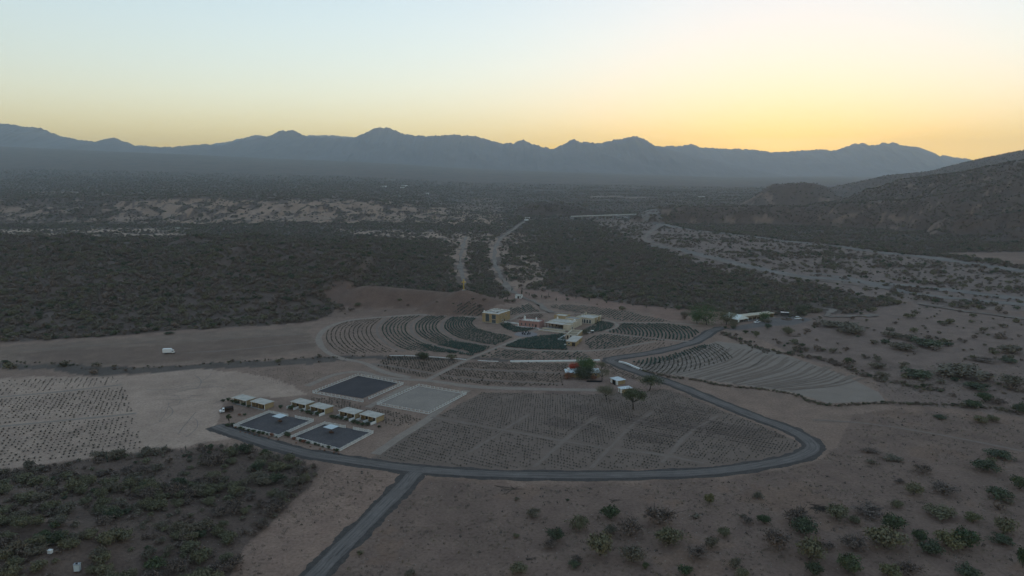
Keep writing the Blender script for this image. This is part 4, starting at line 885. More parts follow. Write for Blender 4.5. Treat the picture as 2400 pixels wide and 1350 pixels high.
w2 = part(r, 'wing', M_CREAM, (14.2, 4.4, 0, 20.2, 10.40, 4.1)); part(w2, 'wing_parapet', M_CREAM, (14.2, 4.4, 4.103, 20.2, 4.8, 4.5), (19.8, 4.8, 4.103, 20.2, 10.4, 4.5)); win(r, 'R', 6, 1.2, 1.6, 1.8, x1=20.2)
walls(r, 9.5, 8.0, 6.6, M_OCHRE, x0=-3.2, y0=22.2, name='upper_wall'); part(r, 'upper_roof', M_ROOF, (-2.9, 22.5, 6.1, 6.0, 29.9, 6.25)); win(r, 'R', 24, 4.2, 2.0, 1.6, x1=6.3)
walls(r, 11, 6.5, 5.6, M_CREAM, x0=6.31, y0=22.1, name='rear_wall'); part(r, 'rear_roof', M_CONC, (6.6, 22.4, 5.1, 17.0, 28.3, 5.25))
part(rf, 'chimney', M_WHITE, (1, 19, 4.36, 1.8, 19.8, 6.2)); part(rf, 'skylight', M_WHITE, (13, 16, 4.36, 14.2, 17, 5.1)); part(rf, 'water_tank', M_WHITE, (15.2, 18.5, 4.36, 16.4, 19.7, 5.7))
# ------------------------------------------------------------------ white house
p, a, L, D = frame((1350, 755.5), (1383.75, 762.5), (1398.75, 754), ang=-33)
r = empty('cream_house', (*p, 0), a, 'square cream house with parapet roof and french windows', 'house')
walls(r, L, D, 4.3, M_CREAM); rf = part(r, 'roof', M_ROOF, (.3, .3, 3.8, L - .3, D - .3, 3.95)); part(rf, 'cornice', M_CREAM, (-.15, -.15, 4.303, L + .15, .4, 4.55), (-.15, D - .4, 4.303, L + .15, D + .15, 4.55), (-.15, .4, 4.303, .4, D - .4, 4.55), (L - .4, .4, 4.303, L + .15, D - .4, 4.55))
for k in (2.5, 5, 7.2): part(rf, 'roof_vent', M_WHITE, (k, 4, 3.96, k + .7, 4.7, 4.9))
part(rf, 'chimney', M_CREAM, (1.2, D - 2.2, 3.96, 2.2, D - 1.2, 6.0))
for k in range(4): win(r, 'F', L * (.30 + .16 * k), .4, L * .12, 2.9)
win(r, 'F', L * .07, 1.1, 1.1, 1.4); part(r, 'pilaster', M_OCHRE, (L + .003, D * .28, 0, L + .25, D * .42, 4.2)); part(r, 'pilaster', M_OCHRE, (L + .003, D * .62, 0, L + .25, D * .8, 4.2)); door(r, 'R', D * .48, 1.2, 2.3, L=L)
# ------------------------------------------------------------------ courtyard building and workshop
p, a, L, D = frame((1326, 783.5), (1353.75, 785), (1365, 773.5), z=2.9, ang=-18)
r = empty('courtyard_building', (*p, 0), a, 'low yellow courtyard building with two dark roof openings', 'building')
walls(r, L, D, 2.9, M_CREAM, th=1.0); part(r, 'cross_wall', M_CREAM, (1.003, D * .48, 0, L - 1.003, D * .56, 2.88)); part(r, 'outer_wall', M_OCHRE, (L + .003, .0, 0, L + .1, D, 2.7))
part(r, 'court_floor', M_DARK, (1.003, 1.003, .02, L - 1.003, D * .479, .08)); part(r, 'court_floor', M_DARK, (1.003, D * .561, .02, L - 1.003, D - 1.003, .08))  # floors painted near-black to stand for the shade down in the court
win(r, 'F', L * .35, .3, 1.4, 2.2); win(r, 'F', L * .6, .9, 1.0, 1.2); door(r, 'F', L * .1, 1.1, 2.2)
p, a, L, D = frame((1328, 799), (1349, 801.5), (1368, 789.5), z=3.1, ang=-20)
r = empty('workshop', (*p, 0), a, 'yellow workshop with pale two-panel shed roof and front opening painted dark', 'building')
walls(r, L, D, 2.9, M_OCHRE); part(r, 'roof_panel', M_ROOF, (-.35, -.7, 2.905, L + .35, D * .495, 3.08)); part(r, 'roof_panel', M_ROOF, (-.35, D * .505, 2.905, L + .35, D + .4, 3.1)); part(r, 'opening_shade', M_DARK, (L * .58, -.05, .05, L * .92, -.004, 2.3)); win(r, 'F', L * .12, .8, 1.6, 1.3); part(r, 'bench', M_WHITE, (-1.6, -.5, 0, -.35, .6, .8)); door(r, 'R', D * .6, 1.0, 2.1, L=L)  # dark sheet on the uncut front wall paints the shade inside
# low garden walls round the court
for k, (q0, q1, lab) in enumerate([((1308, 797), (1327, 786), 'low white wall beside the courtyard building'), ((1310, 797.5), (1330, 799.5), 'low white wall in front of the dark courtyard bed'), ((1182, 755.5), (1216, 760), 'low white wall between the yellow and pink houses'), ((1325, 770), (1342, 773.5), 'low white wall below the red flowering bush'), ((1262, 774.5), (1328, 782), 'low pale wall between the plaza and the courtyard building')]):
    a0, b0_ = np.array(at(*q0)), np.array(at(*q1)); ln = float(np.linalg.norm(b0_ - a0)); r = empty('garden_wall', (*a0, 0), math.atan2(*(b0_ - a0)[::-1]), lab, 'wall')
    part(r, 'wall', M_WHITE if k < 4 else M_CREAM, (0, -.2, 0, ln, .2, .75)); part(r, 'coping', M_WHITE, (-.05, -.27, .753, ln + .05, .27, .85))
# round plaza with its ring of chairs
pc = at(1233, 783.5); n = 40
V = [(pc[0] + 8.2 * math.cos(2 * math.pi * k / n), pc[1] + 8.2 * math.sin(2 * math.pi * k / n), .06) for k in range(n)] + [(pc[0] + 8.2 * math.cos(2 * math.pi * k / n), pc[1] + 8.2 * math.sin(2 * math.pi * k / n), -.1) for k in range(n)]
tag(link('plaza', mesh('plaza', V, [tuple(range(n))] + [(k, n + k, n + (k + 1) % n, (k + 1) % n) for k in range(n)]), mat_var('plaza_gravel', (.27, .235, .23), .2, .5, .95, fine=4)), 'round pale gravel plaza among the agaves', kind='structure')
fp = empty('fire_pit', (*pc, .06), 0, 'round stone fire pit in the middle of the plaza', 'fire pit')
for k in range(10):
    an = k * math.pi / 5; o = part(fp, 'stone', M_CONC, (-.28, -.16, 0, .28, .16, .4)); o.location = (math.cos(an) * .9, math.sin(an) * .9, 0); o.rotation_euler = (0, 0, an + math.pi / 2)
def chair(x, y, rz):
    r = empty('chair', (x, y, .06), rz, 'tall dark chair in the ring round the fire pit', 'chair', 'chairs round the fire pit')
    part(r, 'seat', M_BLACK, (-.4, -.4, .42, .4, .4, .5)); part(r, 'backrest', M_BLACK, (-.4, .32, .5, .4, .42, 1.5))
    for sx in (-.38, .3):
        for sy in (-.38, .3): part(r, 'leg', M_BLACK, (sx, sy, 0, sx + .08, sy + .08, .42))
for k in range(9):
    an = k * 2 * math.pi / 9 + .2; chair(pc[0] + 2.7 * math.cos(an), pc[1] + 2.7 * math.sin(an), an - math.pi / 2)
# ------------------------------------------------------------------ farmhouse under the trees, and two sheds
p, a, L, D = frame((1345, 874), (1406, 873), (1389, 865.5), z=2.7); 
q = np.array(at(1345, 874, 2.7)); q2 = np.array(at(1406, 873.6, 2.7)); q3 = np.array(at(1327, 866, 2.7)); a = math.atan2(*(q2 - q)[::-1]); L = float(np.linalg.norm(q2 - q)); D = 8.5
r = empty('farmhouse', (*q, 0), a, 'low ochre farmhouse with white sheet roof half hidden by trees', 'house')
walls(r, L, D, 2.6, M_OCHRE); part(r, 'roof', M_METAL, (-.5, -.6, 2.605, L + .5, D + .5, 2.78)); part(r, 'wing', M_OCHRE, (-4.2, 1.2, 0, -.004, D, 2.5)); part(r, 'wing_roof', M_METAL, (-4.6, .8, 2.505, -.51, D + .4, 2.62)); door(r, 'F', L * .3, 1.1, 2.1); win(r, 'F', L * .6, .9, 1.3, 1.2); win(r, 'F', L * .8, .9, 1.3, 1.2); tk = vfpart(r, 'water_tank', M_WHITE, cyl((-2.5, 5.5), .75, 2.63, 4.0, 12))
for (cs, hh, lab, k) in ((((1431, 886), (1447.6, 893), (1465.3, 890)), 2.3, 'small ochre shed with white sheet roof open on one side', 0), (((1448, 909), (1457, 912.3), (1481, 909.5)), 2.2, 'small ochre shed with grey sheet roof and dark entrance', 1)):
    q = [np.array(at(*c, hh)) for c in cs]; u = q[2] - q[1]; a = math.atan2(u[1], u[0]); L = float(np.linalg.norm(u)); v = np.array((-math.sin(a), math.cos(a))); D = max(3.6, float((q[0] - q[1]) @ v))
    r = empty('shed', (*q[1], 0), a, lab, 'shed')
    part(r, 'wall', M_OCHRE, (0, 0, 0, L, .2, hh)); part(r, 'wall', M_OCHRE, (L - .2, .2, 0, L, D, hh)); part(r, 'wall', M_OCHRE, (0, D - .2, 0, L - .2, D, hh)); part(r, 'corner_post', M_WHITE, (-.14, -.14, 0, .22, -.003, hh)); 
    part(r, 'wall', M_WHITE, (-.1, .2, 0, .1, D * (.45 if k else .25), hh), (-.1, D * .75, 0, .1, D - .2, hh)); part(r, 'doorway_shade', M_DARK, (.3, D * .3, .05, .34, D * .74, 2.0)); part(r, 'roof', M_METAL, (-.4, -.35, hh + .005, L + .35, D + .4, hh + .12))  # dark sheet behind the wall gap paints the shed's inner shade
    if not k:
        for kk in (1.2, 2.6): vfpart(r, 'drum', M_BLACK, cyl((-.9, kk), .35, 0, .95, 10))
pile = empty('pipe_pile', (*at(1393, 895), 0), math.radians(-4), 'pile of black plastic pipes lying beside the farmhouse', 'pipes')
for k in range(9):
    lv = k // 4; V, F = tube([(-4.2 + random.uniform(-.4, .4), (k % 4) * .32 - .45 + lv * .15, .17 + lv * .28), (0, (k % 4) * .32 - .45 + lv * .15, .17 + lv * .28 + .05 * (k % 2)), (3.6 + random.uniform(-.6, .6), (k % 4) * .32 - .45 + lv * .15, .17 + lv * .28)], [.16, .16, .16], 7); vfpart(pile, 'pipe', M_BLACK, (V, F), True)

# ------------------------------------------------------------------ stables
FA = math.radians(-31.8)
STL = ['first stable of the row, whitewashed front, beside the parked truck', 'second stable, open shaded bay with white corner posts', 'third stable, ochre, behind a white partition wall and bushes', 'fourth stable, ochre, joined to the third by a narrow gap', 'fifth stable, ochre, above the second pen', 'sixth and last ochre stable at the end of the row']
for k, c in enumerate([(547, 931.5), (589, 940), (683.75, 940.6), (727.5, 950.75), (795.75, 962), (844.75, 970)]):
    p = at(*c, 2.75); L, D, hh = 9.6, 5.4, 2.65
    r = empty('stable', (*p, 0), FA, STL[k], 'stable', 'stables in a row above the pens'); fm = M_CREAM if k == 0 else M_OCHRE
    part(r, 'rear_wall', M_OCHRE, (0, D - .2, 0, L, D, hh)); part(r, 'side_wall', M_OCHRE, (0, 0, 0, .2, D - .2, hh)); part(r, 'side_wall', M_OCHRE, (L - .2, 0, 0, L, D - .2, hh))
    y1 = 1.6; part(r, 'front_wall', fm, (.2, y1, 0, L - .2, y1 + .2, hh - .01)); part(r, 'corner_post', M_WHITE, (-.1, -.1, 0, .2, -.003, hh), (L - .2, -.1, 0, L + .1, -.003, hh)); 
    part(r, 'middle_pier', fm, (L * .49, .0, 0, L * .53, y1, hh))
    part(r, 'roof', M_ROOF, (-.45, -.5, hh + .005, L + .4, D + .35, hh + .2)); part(r, 'roof_edge', M_WHITE, (-.47, -.56, hh + .01, L + .42, -.503, hh + .17))
    for q in (.18, .66): door(r, 'F', L * q, 1.25, 2.15, y0=y1)
    win(r, 'F', L * .36, 1.3, .8, .8, y0=y1, fm=M_WOOD, pane=M_DARK); win(r, 'F', L * .84, 1.3, .8, .8, y0=y1, fm=M_WOOD, pane=M_DARK)  # panes painted in the interior-shade colour on an uncut wall
    if k > 1:
        for q in (.02, .5, .97): part(r, 'yard_wall', M_WHITE, (L * q - .12, -3.4, 0, L * q + .12, -.12, 1.15))
    part(r, 'paved_strip', M_CONC, (-.3, -1.0, 0, L + .3, -.103, .08))
# ------------------------------------------------------------------ pens and arenas with white fences
M_PENW = mat_var('white_fence_paint', (0.66, 0.63, 0.59), .15, .6, .9, (0.54, 0.51, 0.475), fine=5)
def fence(name, corners, z, floor, floor_px, lab, flab, gate=None, picket=True, hh=1.25):
    C = [np.array(at(*c, z)) for c in corners]; r = empty(name, (*C[0], 0), 0, lab, 'fence')
    for i in range(4):
        a0, b0_ = C[i] - C[0], C[(i + 1) % 4] - C[0]; d = b0_ - a0; ln = float(np.linalg.norm(d)); an = math.atan2(d[1], d[0]); e = d / ln
        spans = [(0, ln)]
        if gate and gate[0] == i: spans = [(0, ln * gate[1]), (ln * gate[1] + 4.5, ln)]
        for s0, s1 in spans:
            k = part(r, 'base_wall', M_PENW, (s0, -.12, 0, s1, .12, .40 if picket else .28)); k.location = (*a0, 0); k.rotation_euler = (0, 0, an)
            for zz in ((.62, .86, 1.12) if picket else (.80, 1.15)):
                k = part(r, 'rail', M_PENW, (s0, -.05, zz, s1, .05, zz + (.14 if picket else .08))); k.location = (*a0, 0); k.rotation_euler = (0, 0, an)
            nps = max(2, int((s1 - s0) / 2.4)); pm = None
            for j in range(nps + 1):
                pp = a0 + e * (s0 + (s1 - s0) * j / nps)
                key = 'post%d' % (picket); 
                if key not in _lib: V, F = bxs((-.13, -.13, 0, .13, .13, hh + .12)); _lib[key] = mesh('post', V, F); _lib[key].materials.append(M_PENW)
                o = link('post', _lib[key], None, r, (*pp, 0)); o.rotation_euler = (0, 0, an)
    Fp = [at(*c, 0) for c in floor_px]; o = link(name + '_floor', mesh('sand', [(*q, .05) for q in Fp], [(0, 1, 2, 3)]), floor); o.name = 'pen_floor' if 'pen' in name else 'arena_floor'; tag(o, flab, kind='structure')
    return r
fence('pen_fence', [(548, 994.5), (652, 1019), (734.5, 982), (630, 962)], 1.2, M_PENS, [(552, 999), (652, 1022), (731, 986), (631, 967)], 'white post and rail fence of the first pen, beside the parked truck', 'grey sand floor of the first pen', gate=(2, .40))
fence('pen_fence', [(682, 1020.75), (795.75, 1051), (874.5, 1009.4), (760.75, 988.4)], 1.2, M_PENS, [(687, 1025), (795, 1054), (871, 1014), (762, 993)], 'white post and rail fence of the second pen, below the fifth stable', 'grey sand floor of the second pen', gate=(2, .40))
fence('arena_fence', [(733, 916), (850, 937), (945, 896), (839, 875)], 1.2, M_ARENA, [(746, 916.5), (850, 934), (934, 897), (839, 881.5)], 'white railed fence round the dark riding arena', 'dark sand of the riding arena', gate=(1, .01), picket=False)
fence('arena_fence', [(884, 943), (1004, 965), (1092.6, 919), (982, 900)], 1.2, M_PALES, [(892, 944.5), (1004, 965), (1084, 920.5), (982, 905)], 'white railed fence round the pale riding arena', 'pale sand of the riding arena', picket=False)
for (c, rc, lab) in (((655.5, 983), (655.5, 974.5), 'flat blue-grey shade roof on a post in the first pen'), ((776, 1010), (776, 1000), 'flat blue-grey shade roof on a post in the second pen')):
    x, y = at(*rc, 3.0); r = empty('shade_canopy', (x, y, 0), FA, lab, 'canopy')
    rp = part(r, 'roof', M_METAL, (-2.6, -2.3, 2.95, 2.6, 2.3, 3.05)); part(rp, 'purlin', M_RIM, (-2.5, -1.2, 2.85, 2.5, -1.1, 2.948), (-2.5, 1.1, 2.85, 2.5, 1.2, 2.948)); part(r, 'post', M_WOOD, (-.1, -.1, 0, .1, .1, 2.85))
    for s in (-1, 1): vfpart(r, 'brace', M_WOOD, tube([(0, 0, 2.0), (s * 1.3, 0, 2.86)], [.05, .05], 5))
    part(r, 'feed_trough', M_WOOD, (-1.0, -.5, .35, 1.0, .5, .8)); part(r, 'trough_leg', M_WOOD, (-.9, -.4, 0, -.75, -.25, .35), (.75, .25, 0, .9, .4, .35))
# long white channel walls
for pts, lab in (([(1196, 848.5), (1250, 848.2), (1330, 847.2), (1406, 845.5)], 'long straight white wall beside the lower plots'), ([(1451, 849), (1468, 853), (1484, 860), (1503, 868)], 'short curving white wall beside the gravel road'), ([(912, 834), (960, 834), (1030, 838), (1092, 843)], 'thin white kerb above the lower left plots'), ([(1120, 845), (1140, 846.5), (1168, 847.5)], 'short white kerb by the straight path')):
    S = np.array(smooth(road_pts(*pts), 6)); T = np.gradient(S, axis=0); T /= np.linalg.norm(T, axis=1)[:, None]; N = np.stack([-T[:, 1], T[:, 0]], 1); tl = 'kerb' in lab; wd, hh = (.25, .25) if tl else (.55, .75); V, F = [], []
    for i in range(len(S)):
        for k, zz in ((-1, 0), (-1, hh), (1, hh), (1, 0)): V.append((*(S[i] + N[i] * wd * k), zz))
        if i: F += [(4 * i - 4 + j, 4 * i - 3 + j, 4 * i + 1 + j, 4 * i + j) for j in range(3)]
    F += [(0, 1, 2, 3), tuple(len(V) - 4 + j for j in (3, 2, 1, 0))]
    tag(link('kerb' if tl else 'low_wall', mesh('low_wall', V, F), M_WHITE), lab, 'kerb' if tl else 'wall')

# ------------------------------------------------------------------ event place: marquee, long open building
p = np.array(at(1729.5, 757)); q = np.array(at(1758, 753.5)); d = q - p; a = math.atan2(d[1], d[0]); L = 12.0
r = empty('marquee', (*p, 0), a + .12, 'large white marquee tent with pitched canvas roof', 'tent')
M_CANV = mat_var('white_canvas', (0.70, 0.71, 0.66), .08, .5, .8, (.62, .63, .58), fine=4)
Dm = 15.0
for y0, y1 in ((0, Dm / 2 - .05), (Dm / 2 + .05, Dm)):
    V = [(-.3, y0, 2.5), (L + .3, y0, 2.5), (L + .3, y1, 2.5), (-.3, y1, 2.5), (L / 2, y0 + .9, 5.2), (L / 2, y1 - .9, 5.2)]
    vfpart(r, 'canvas_roof', M_CANV, (V, [(0, 1, 4), (1, 2, 5, 4), (2, 3, 5), (3, 0, 4, 5)]))
for x in (0, L / 2, L):
    for y in (0, Dm / 2, Dm): part(r, 'pole', M_WHITE, (x - .06, y - .06, 0, x + .06, y + .06, 2.5))
part(r, 'valance', M_CANV, (-.3, -.02, 2.1, L + .3, .0, 2.499)); part(r, 'valance', M_CANV, (L + .3, 0, 2.1, L + .32, Dm, 2.499)); part(r, 'side_curtain', M_CANV, (.1, .05, 0, 1.6, .1, 2.1))
for k in range(4):
    tb = empty('banquet_table', (*(p + np.array((math.cos(a), math.sin(a))) * (2 + 2.2 * k) + np.array((-math.sin(a), math.cos(a))) * 2.2), 0), 0, 'dark round table under the marquee', 'table', 'tables under the marquee'); vfpart(tb, 'tabletop', M_BLACK, cyl((0, 0), .8, .72, .78, 14)); vfpart(tb, 'pedestal', M_BLACK, cyl((0, 0), .1, 0, .72, 8))
p = np.array(at(1733, 753)); q = np.array(at(1813, 744)); d = q - p; a = math.atan2(d[1], d[0]); L = float(np.linalg.norm(d))
r = empty('open_barn', (*p, 0), a, 'long open-fronted building with pale flat roof and ochre end wall', 'building'); hh = 3.3; D = 6.5
part(r, 'rear_wall', M_CREAM, (0, D - .25, 0, L, D, hh)); part(r, 'end_wall', M_OCHRE, (L - .25, 0, 0, L, D - .25, hh)); part(r, 'end_wall', M_CREAM, (0, 0, 0, .25, D - .25, hh)); part(r, 'roof', M_CREAM, (-.4, -.7, hh + .005, L + .4, D + .4, hh + .45)); part(r, 'floor', M_CONC, (-.3, -1.6, 0, L + .3, -.004, .12))
for k in range(1, 8): part(r, 'pillar', M_CREAM, (L * k / 8 - .2, 0, 0, L * k / 8 + .2, .4, hh))
for k in (4.2, 5.1, 6.2): part(r, 'back_opening_shade', M_DARK, (L * k / 8, D - .30, 0.1, L * k / 8 + 1.4, D - .253, 2.4))  # dark sheets on the solid rear wall, painted as shaded openings
x, y = at(1843.5, 748.5); r = empty('round_planter', (x, y, 0), 0, 'round dark brick planter with a small plant in the gravel yard', 'planter')
for k in range(24):
    an = k * math.pi / 12; o = part(r, 'brick', M_WOOD, (-.46, -.18, 0, .46, .18, .5)); o.location = (3.7 * math.cos(an), 3.7 * math.sin(an), 0); o.rotation_euler = (0, 0, an + math.pi / 2)
vfpart(r, 'soil', M_EARTH, cyl((0, 0), 3.4, 0, .25, 24)); rg = np.random.default_rng(5); link('plant', leafmesh('plant', rg, [(0, 0, 1.0), (.4, 0, .8)], [.7, .6], 160, .18, [LEAF['yellow']]), None, r)
yard = [at(*c) for c in [(1700, 775), (1735, 762), (1775, 756), (1820, 745), (1870, 740), (1905, 750), (1860, 762), (1800, 764), (1745, 772)]]
tag(link('gravel_yard', mesh('gravel_yard', [(*q, .035) for q in yard], [tuple(range(len(yard)))]), M_GRAVEL), 'grey gravel yard in front of the open building', kind='structure')

# ------------------------------------------------------------------ cross on the hill
cx, cy, cz = CROSS_TOP; cz = gz(cx, cy); r = empty('cross', (cx, cy, cz), 0, 'tall yellow cross standing on top of the cone hill', 'cross'); M_YEL = mat_var('yellow_paint', (.50, .36, .09), .1, 1, .8)
part(r, 'upright', M_YEL, (-.42, -.4, -.3, .42, .4, 9.4)); part(r, 'crossbar', M_YEL, (-1.9, -.36, 6.6, 1.9, .36, 7.4)); part(r, 'base', M_CONC, (-1.3, -1.3, -1.2, 1.3, 1.3, .5))
# ------------------------------------------------------------------ bridge far off
b0_, b1_ = np.array(on_ray(1345, 507.3, 1690)), np.array(on_ray(1510, 501.8, 1710)); d = (b1_ - b0_); ln = float(np.linalg.norm(d[:2])); an = math.atan2(d[1], d[0]); tilt = math.atan2(d[2], ln)
r = empty('bridge', tuple(b0_), 0, 'long low concrete road bridge over the dry river', 'bridge'); r.rotation_euler = (0, -tilt, an)
part(r, 'deck', M_CONC, (-6, -4.5, -1.0, ln + 6, 4.5, 0)); part(r, 'parapet', M_FENCE, (-6, -4.75, -.5, ln + 6, -4.503, 1.1)); part(r, 'parapet', M_WHITE, (-6, 4.503, -.5, ln + 6, 4.75, 1.1))
for k in range(1, 9): x = ln * k / 9; part(r, 'pier', M_CONC, (x - .8, -3.6, -13, x + .8, 3.6, -1.003))
part(r, 'abutment', M_CONC, (ln + 1, -5.5, -12, ln + 8, 5.5, -1.003)); part(r, 'abutment', M_CONC, (-8, -5.5, -9, -1, 5.5, -1.003))
# ------------------------------------------------------------------ white farm buildings far out on the plain, huts
for k, (px, py, wd, dp, lab) in enumerate([(898, 438.5, 26, 16, 'long white farm building far out on the plain'), (948, 436.5, 22, 18, 'white farm building with blue-grey roof on the far plain'), (943, 441, 18, 12, 'small low white house on the far plain'), (1001, 455, 14, 10, 'lone white hut on the plain behind the badlands'), (1645, 463, 26, 14, 'white farm building beyond the bridge'), (1236, 512, 11, 6, 'white roadside building beside the far road'), (413 / 1, 537, 12, 7, 'small white house beside the pale sandy strip'), (1216, 698.5, 6, 4, 'small white shack among the tall cacti')]):
    x, y = hit(px, py); r = empty('farm_building', (x, y, gz(x, y)), random.uniform(-.4, .2), lab, 'building'); hh = 2.6 if dp < 9 else 4.5
    walls(r, wd, dp, hh, M_WHITE, x0=-wd / 2, y0=-dp / 2, z0=-1.5); part(r, 'roof', M_METAL if k in (1, 4) else M_ROOF, (-wd / 2 - .3, -dp / 2 - .3, hh + .005, wd / 2 + .3, dp / 2 + .3, hh + .3)); part(r, 'door', M_DARK, (-.8, -dp / 2 - .06, 0, .8, -dp / 2 - .004, 2.1)); part(r, 'window', M_DARK, (wd * .22, -dp / 2 - .05, 1, wd * .38, -dp / 2 - .004, 2.0))  # door and window are flat sheets in the interior-shade colour
x, y = hit(182, 1340); z = gz(x, y); r = empty('pump_cabinet', (x, y, z), .15, 'pale grey metal pump cabinet among the foreground shrubs', 'cabinet')
part(r, 'cabinet', M_METAL, (-.75, -.55, .35, .75, .55, 2.3)); part(r, 'door_panel', M_METAL, (-.62, -.6, .5, .62, -.553, 1.35)); part(r, 'door_panel', M_METAL, (-.62, -.6, 1.42, .62, -.553, 2.2)); part(r, 'lid', M_RIM, (-.85, -.65, 2.303, .85, .65, 2.4)); part(r, 'vent', M_BLACK, (-.3, -.2, 2.403, .2, .2, 2.6)); part(r, 'leg', M_WOOD, (-.7, -.5, -.4, -.55, -.35, .35)); part(r, 'leg', M_WOOD, (.55, -.5, -.4, .7, -.35, .35)); part(r, 'leg', M_WOOD, (-.7, .35, -.4, -.55, .5, .35)); part(r, 'leg', M_WOOD, (.55, .35, -.4, .7, .5, .35))
x, y = hit(118, 1298); z = gz(x, y); r = empty('beehive_box', (x, y, z), -.2, 'small white wooden box standing among the foreground shrubs', 'box'); part(r, 'box', M_WHITE, (-.55, -.45, .2, .55, .45, 1.1)); part(r, 'lid', M_WHITE, (-.62, -.52, 1.103, .62, .52, 1.22)); part(r, 'stand', M_WOOD, (-.5, -.4, -.3, .5, .4, .2))
# ================================================================== TREES
def tree(px, py, wp, hp, kind, label, seed, n=900, nl=6, fork=.3, leaf=.22, dens=1.0, name='tree', r0=.035):
    x, y = hit(px, py); z = gz(x, y); mpp = (y * CP + (CAM_H - z) * SP) / FPX; h, sp = hp * mpp / .97, wp * mpp / 2
    rg = np.random.default_rng(seed); wood, tips = skeleton(rg, h, sp * .95, nl, fork, r0)
    s = min(h, sp); C = [(a * .88, b * .88, min(max(c * .95, h * .40), h * .80)) for a, b, c in tips]; R_ = [s * rg.uniform(.26, .42) * dens for _ in tips]
    if dens > 1.15:                                   # dense crowns are filled right through and low down
        C += [(sp * .42 * math.cos(k), sp * .42 * math.sin(k), h * (.22 + .16 * (k % 2))) for k in range(8)] + [(0, 0, h * .5)]; R_ += [s * .44] * 8 + [s * .6]
    r = empty(name, (x, y, z), rg.random() * 6.28, label, 'tree')
    vfpart(r, 'trunk', M_BARK, wood, True); link('crown', leafmesh('crown', rg, C, R_, n, leaf, [LEAF[kind]], flat=.85), None, r); return r
tree(1378, 882, 44, 44, 'lush', 'tall dark green round tree behind the farmhouse', 1, 4080, 8, .25, 0.28, 1.35)
tree(1366, 887, 48, 25, 'dark', 'broad dark dense tree hiding the farmhouse front', 2, 4080, 9, .18, 0.27, 1.3)
tree(1347, 872, 30, 20, 'red', 'red flowering tree beside the farmhouse roof', 3, 2550, 7, .3, 0.23, 1.2)
tree(1411, 894, 44, 30, 'olive', 'pale thin tree beside the black pipes', 4, 1190, 7, .35, 0.19, 1.0)
tree(1408, 870, 30, 24, 'olive', 'pale thin tree behind the farmhouse', 5, 850, 6, .3, 0.19, 1.0)
tree(1523, 914, 50, 32, 'green', 'spreading olive-like tree beside the gravel road', 6, 3200, 7, .33, .22, 1.14)
tree(1484, 959, 60, 54, 'green', 'largest spreading tree with dark limbs below the small sheds', 7, 4400, 9, .30, .24, 1.12)
tree(1422, 937, 50, 32, 'olive', 'pale bushy tree beside the small sheds', 8, 2600, 8, .22, .20, 1.14)
tree(1656, 761, 78, 42, 'lush', 'large bright green tree beside the marquee', 9, 4420, 10, .2, 0.32, 1.35)
tree(1634, 758, 36, 30, 'lush', 'rounded green tree touching the large bright tree', 19, 2040, 7, .2, 0.28, 1.3)
tree(1702, 761, 44, 34, 'yellow', 'yellow-green tree against the marquee', 10, 2890, 8, .2, 0.28, 1.25)
tree(1718, 765, 26, 15, 'olive', 'low olive tree in front of the marquee', 11, 1360, 6, .2, 0.25, 1.2)
tree(1789, 753, 30, 20, 'lush', 'small green tree between marquee and open building', 12, 1700, 6, .25, 0.27, 1.2)
tree(1765, 737, 46, 20, 'dark', 'dark green tree behind the open building', 13, 1700, 7, .2, 0.28, 1.2)
tree(1605, 748, 30, 18, 'grey', 'grey-green tree beside the upper agave path', 14, 1190, 6, .25, 0.25, 1.1)
tree(1875, 737, 40, 22, 'dark', 'dark tree behind the white van', 15, 1530, 7, .2, 0.28, 1.2)
tree(1330, 888, 24, 14, 'rust', 'rusty red bush at the farmhouse corner', 16, 1190, 6, .12, 0.19, 1.2)
tree(1392, 889, 18, 9, 'rust', 'low rusty bush under the farmhouse window', 17, 680, 5, .12, 0.17, 1.2)
tree(1316, 771, 20, 12, 'dark', 'dark bush at the corner of the porch', 18, 1020, 6, .15, 0.25, 1.25)
tree(1337, 767, 20, 12, 'red', 'deep red bougainvillea beside the cream house path', 20, 1190, 6, .12, 0.23, 1.25)
tree(1403, 752, 22, 9, 'grey', 'low grey hedge behind the cream house', 21, 850, 6, .12, 0.23, 1.2)
tree(1372, 783, 22, 10, 'dark', 'dark bush behind the courtyard building', 22, 850, 6, .12, 0.23, 1.2)
tree(537, 996, 14, 30, 'green', 'tall thin green tree at the first pen corner', 23, 765, 6, .3, 0.19, .9)
# bushes planted along the pens and stables
M_PL = [('green', 'leafy green'), ('green', 'leafy green'), ('dark', 'dark leafy')]
row1 = [(550 + 100 * k / 9, 1004 + 21 * k / 9) for k in range(10)]; row2 = [(692 + 100 * k / 9, 1032 + 26 * k / 9) for k in range(10)]
for i, row in enumerate((row1, row2)):
    for (px, py) in row:
        x, y = at(px + random.uniform(-3, 3), py + random.uniform(-1, 1)); s = random.uniform(.55, 1.25); kd = random.choice(['green', 'dark', 'green', 'rust'])
        shrub(x, y, 0, s, s * random.uniform(.8, 1.2), kd, '%s bush planted along the road side of the %s pen' % ({'green': 'leafy green', 'dark': 'dark leafy', 'rust': 'rusty red'}[kd], ('first', 'second')[i]), 'bushes along the %s pen' % ('first', 'second')[i])
        if random.random() < .6:
            x, y = at(px + 2, py + 7); shrub(x, y, 0, .5, .4, 'rust', 'low rusty plant on the verge below the %s pen' % ('first', 'second')[i], 'verge plants below the %s pen' % ('first', 'second')[i])
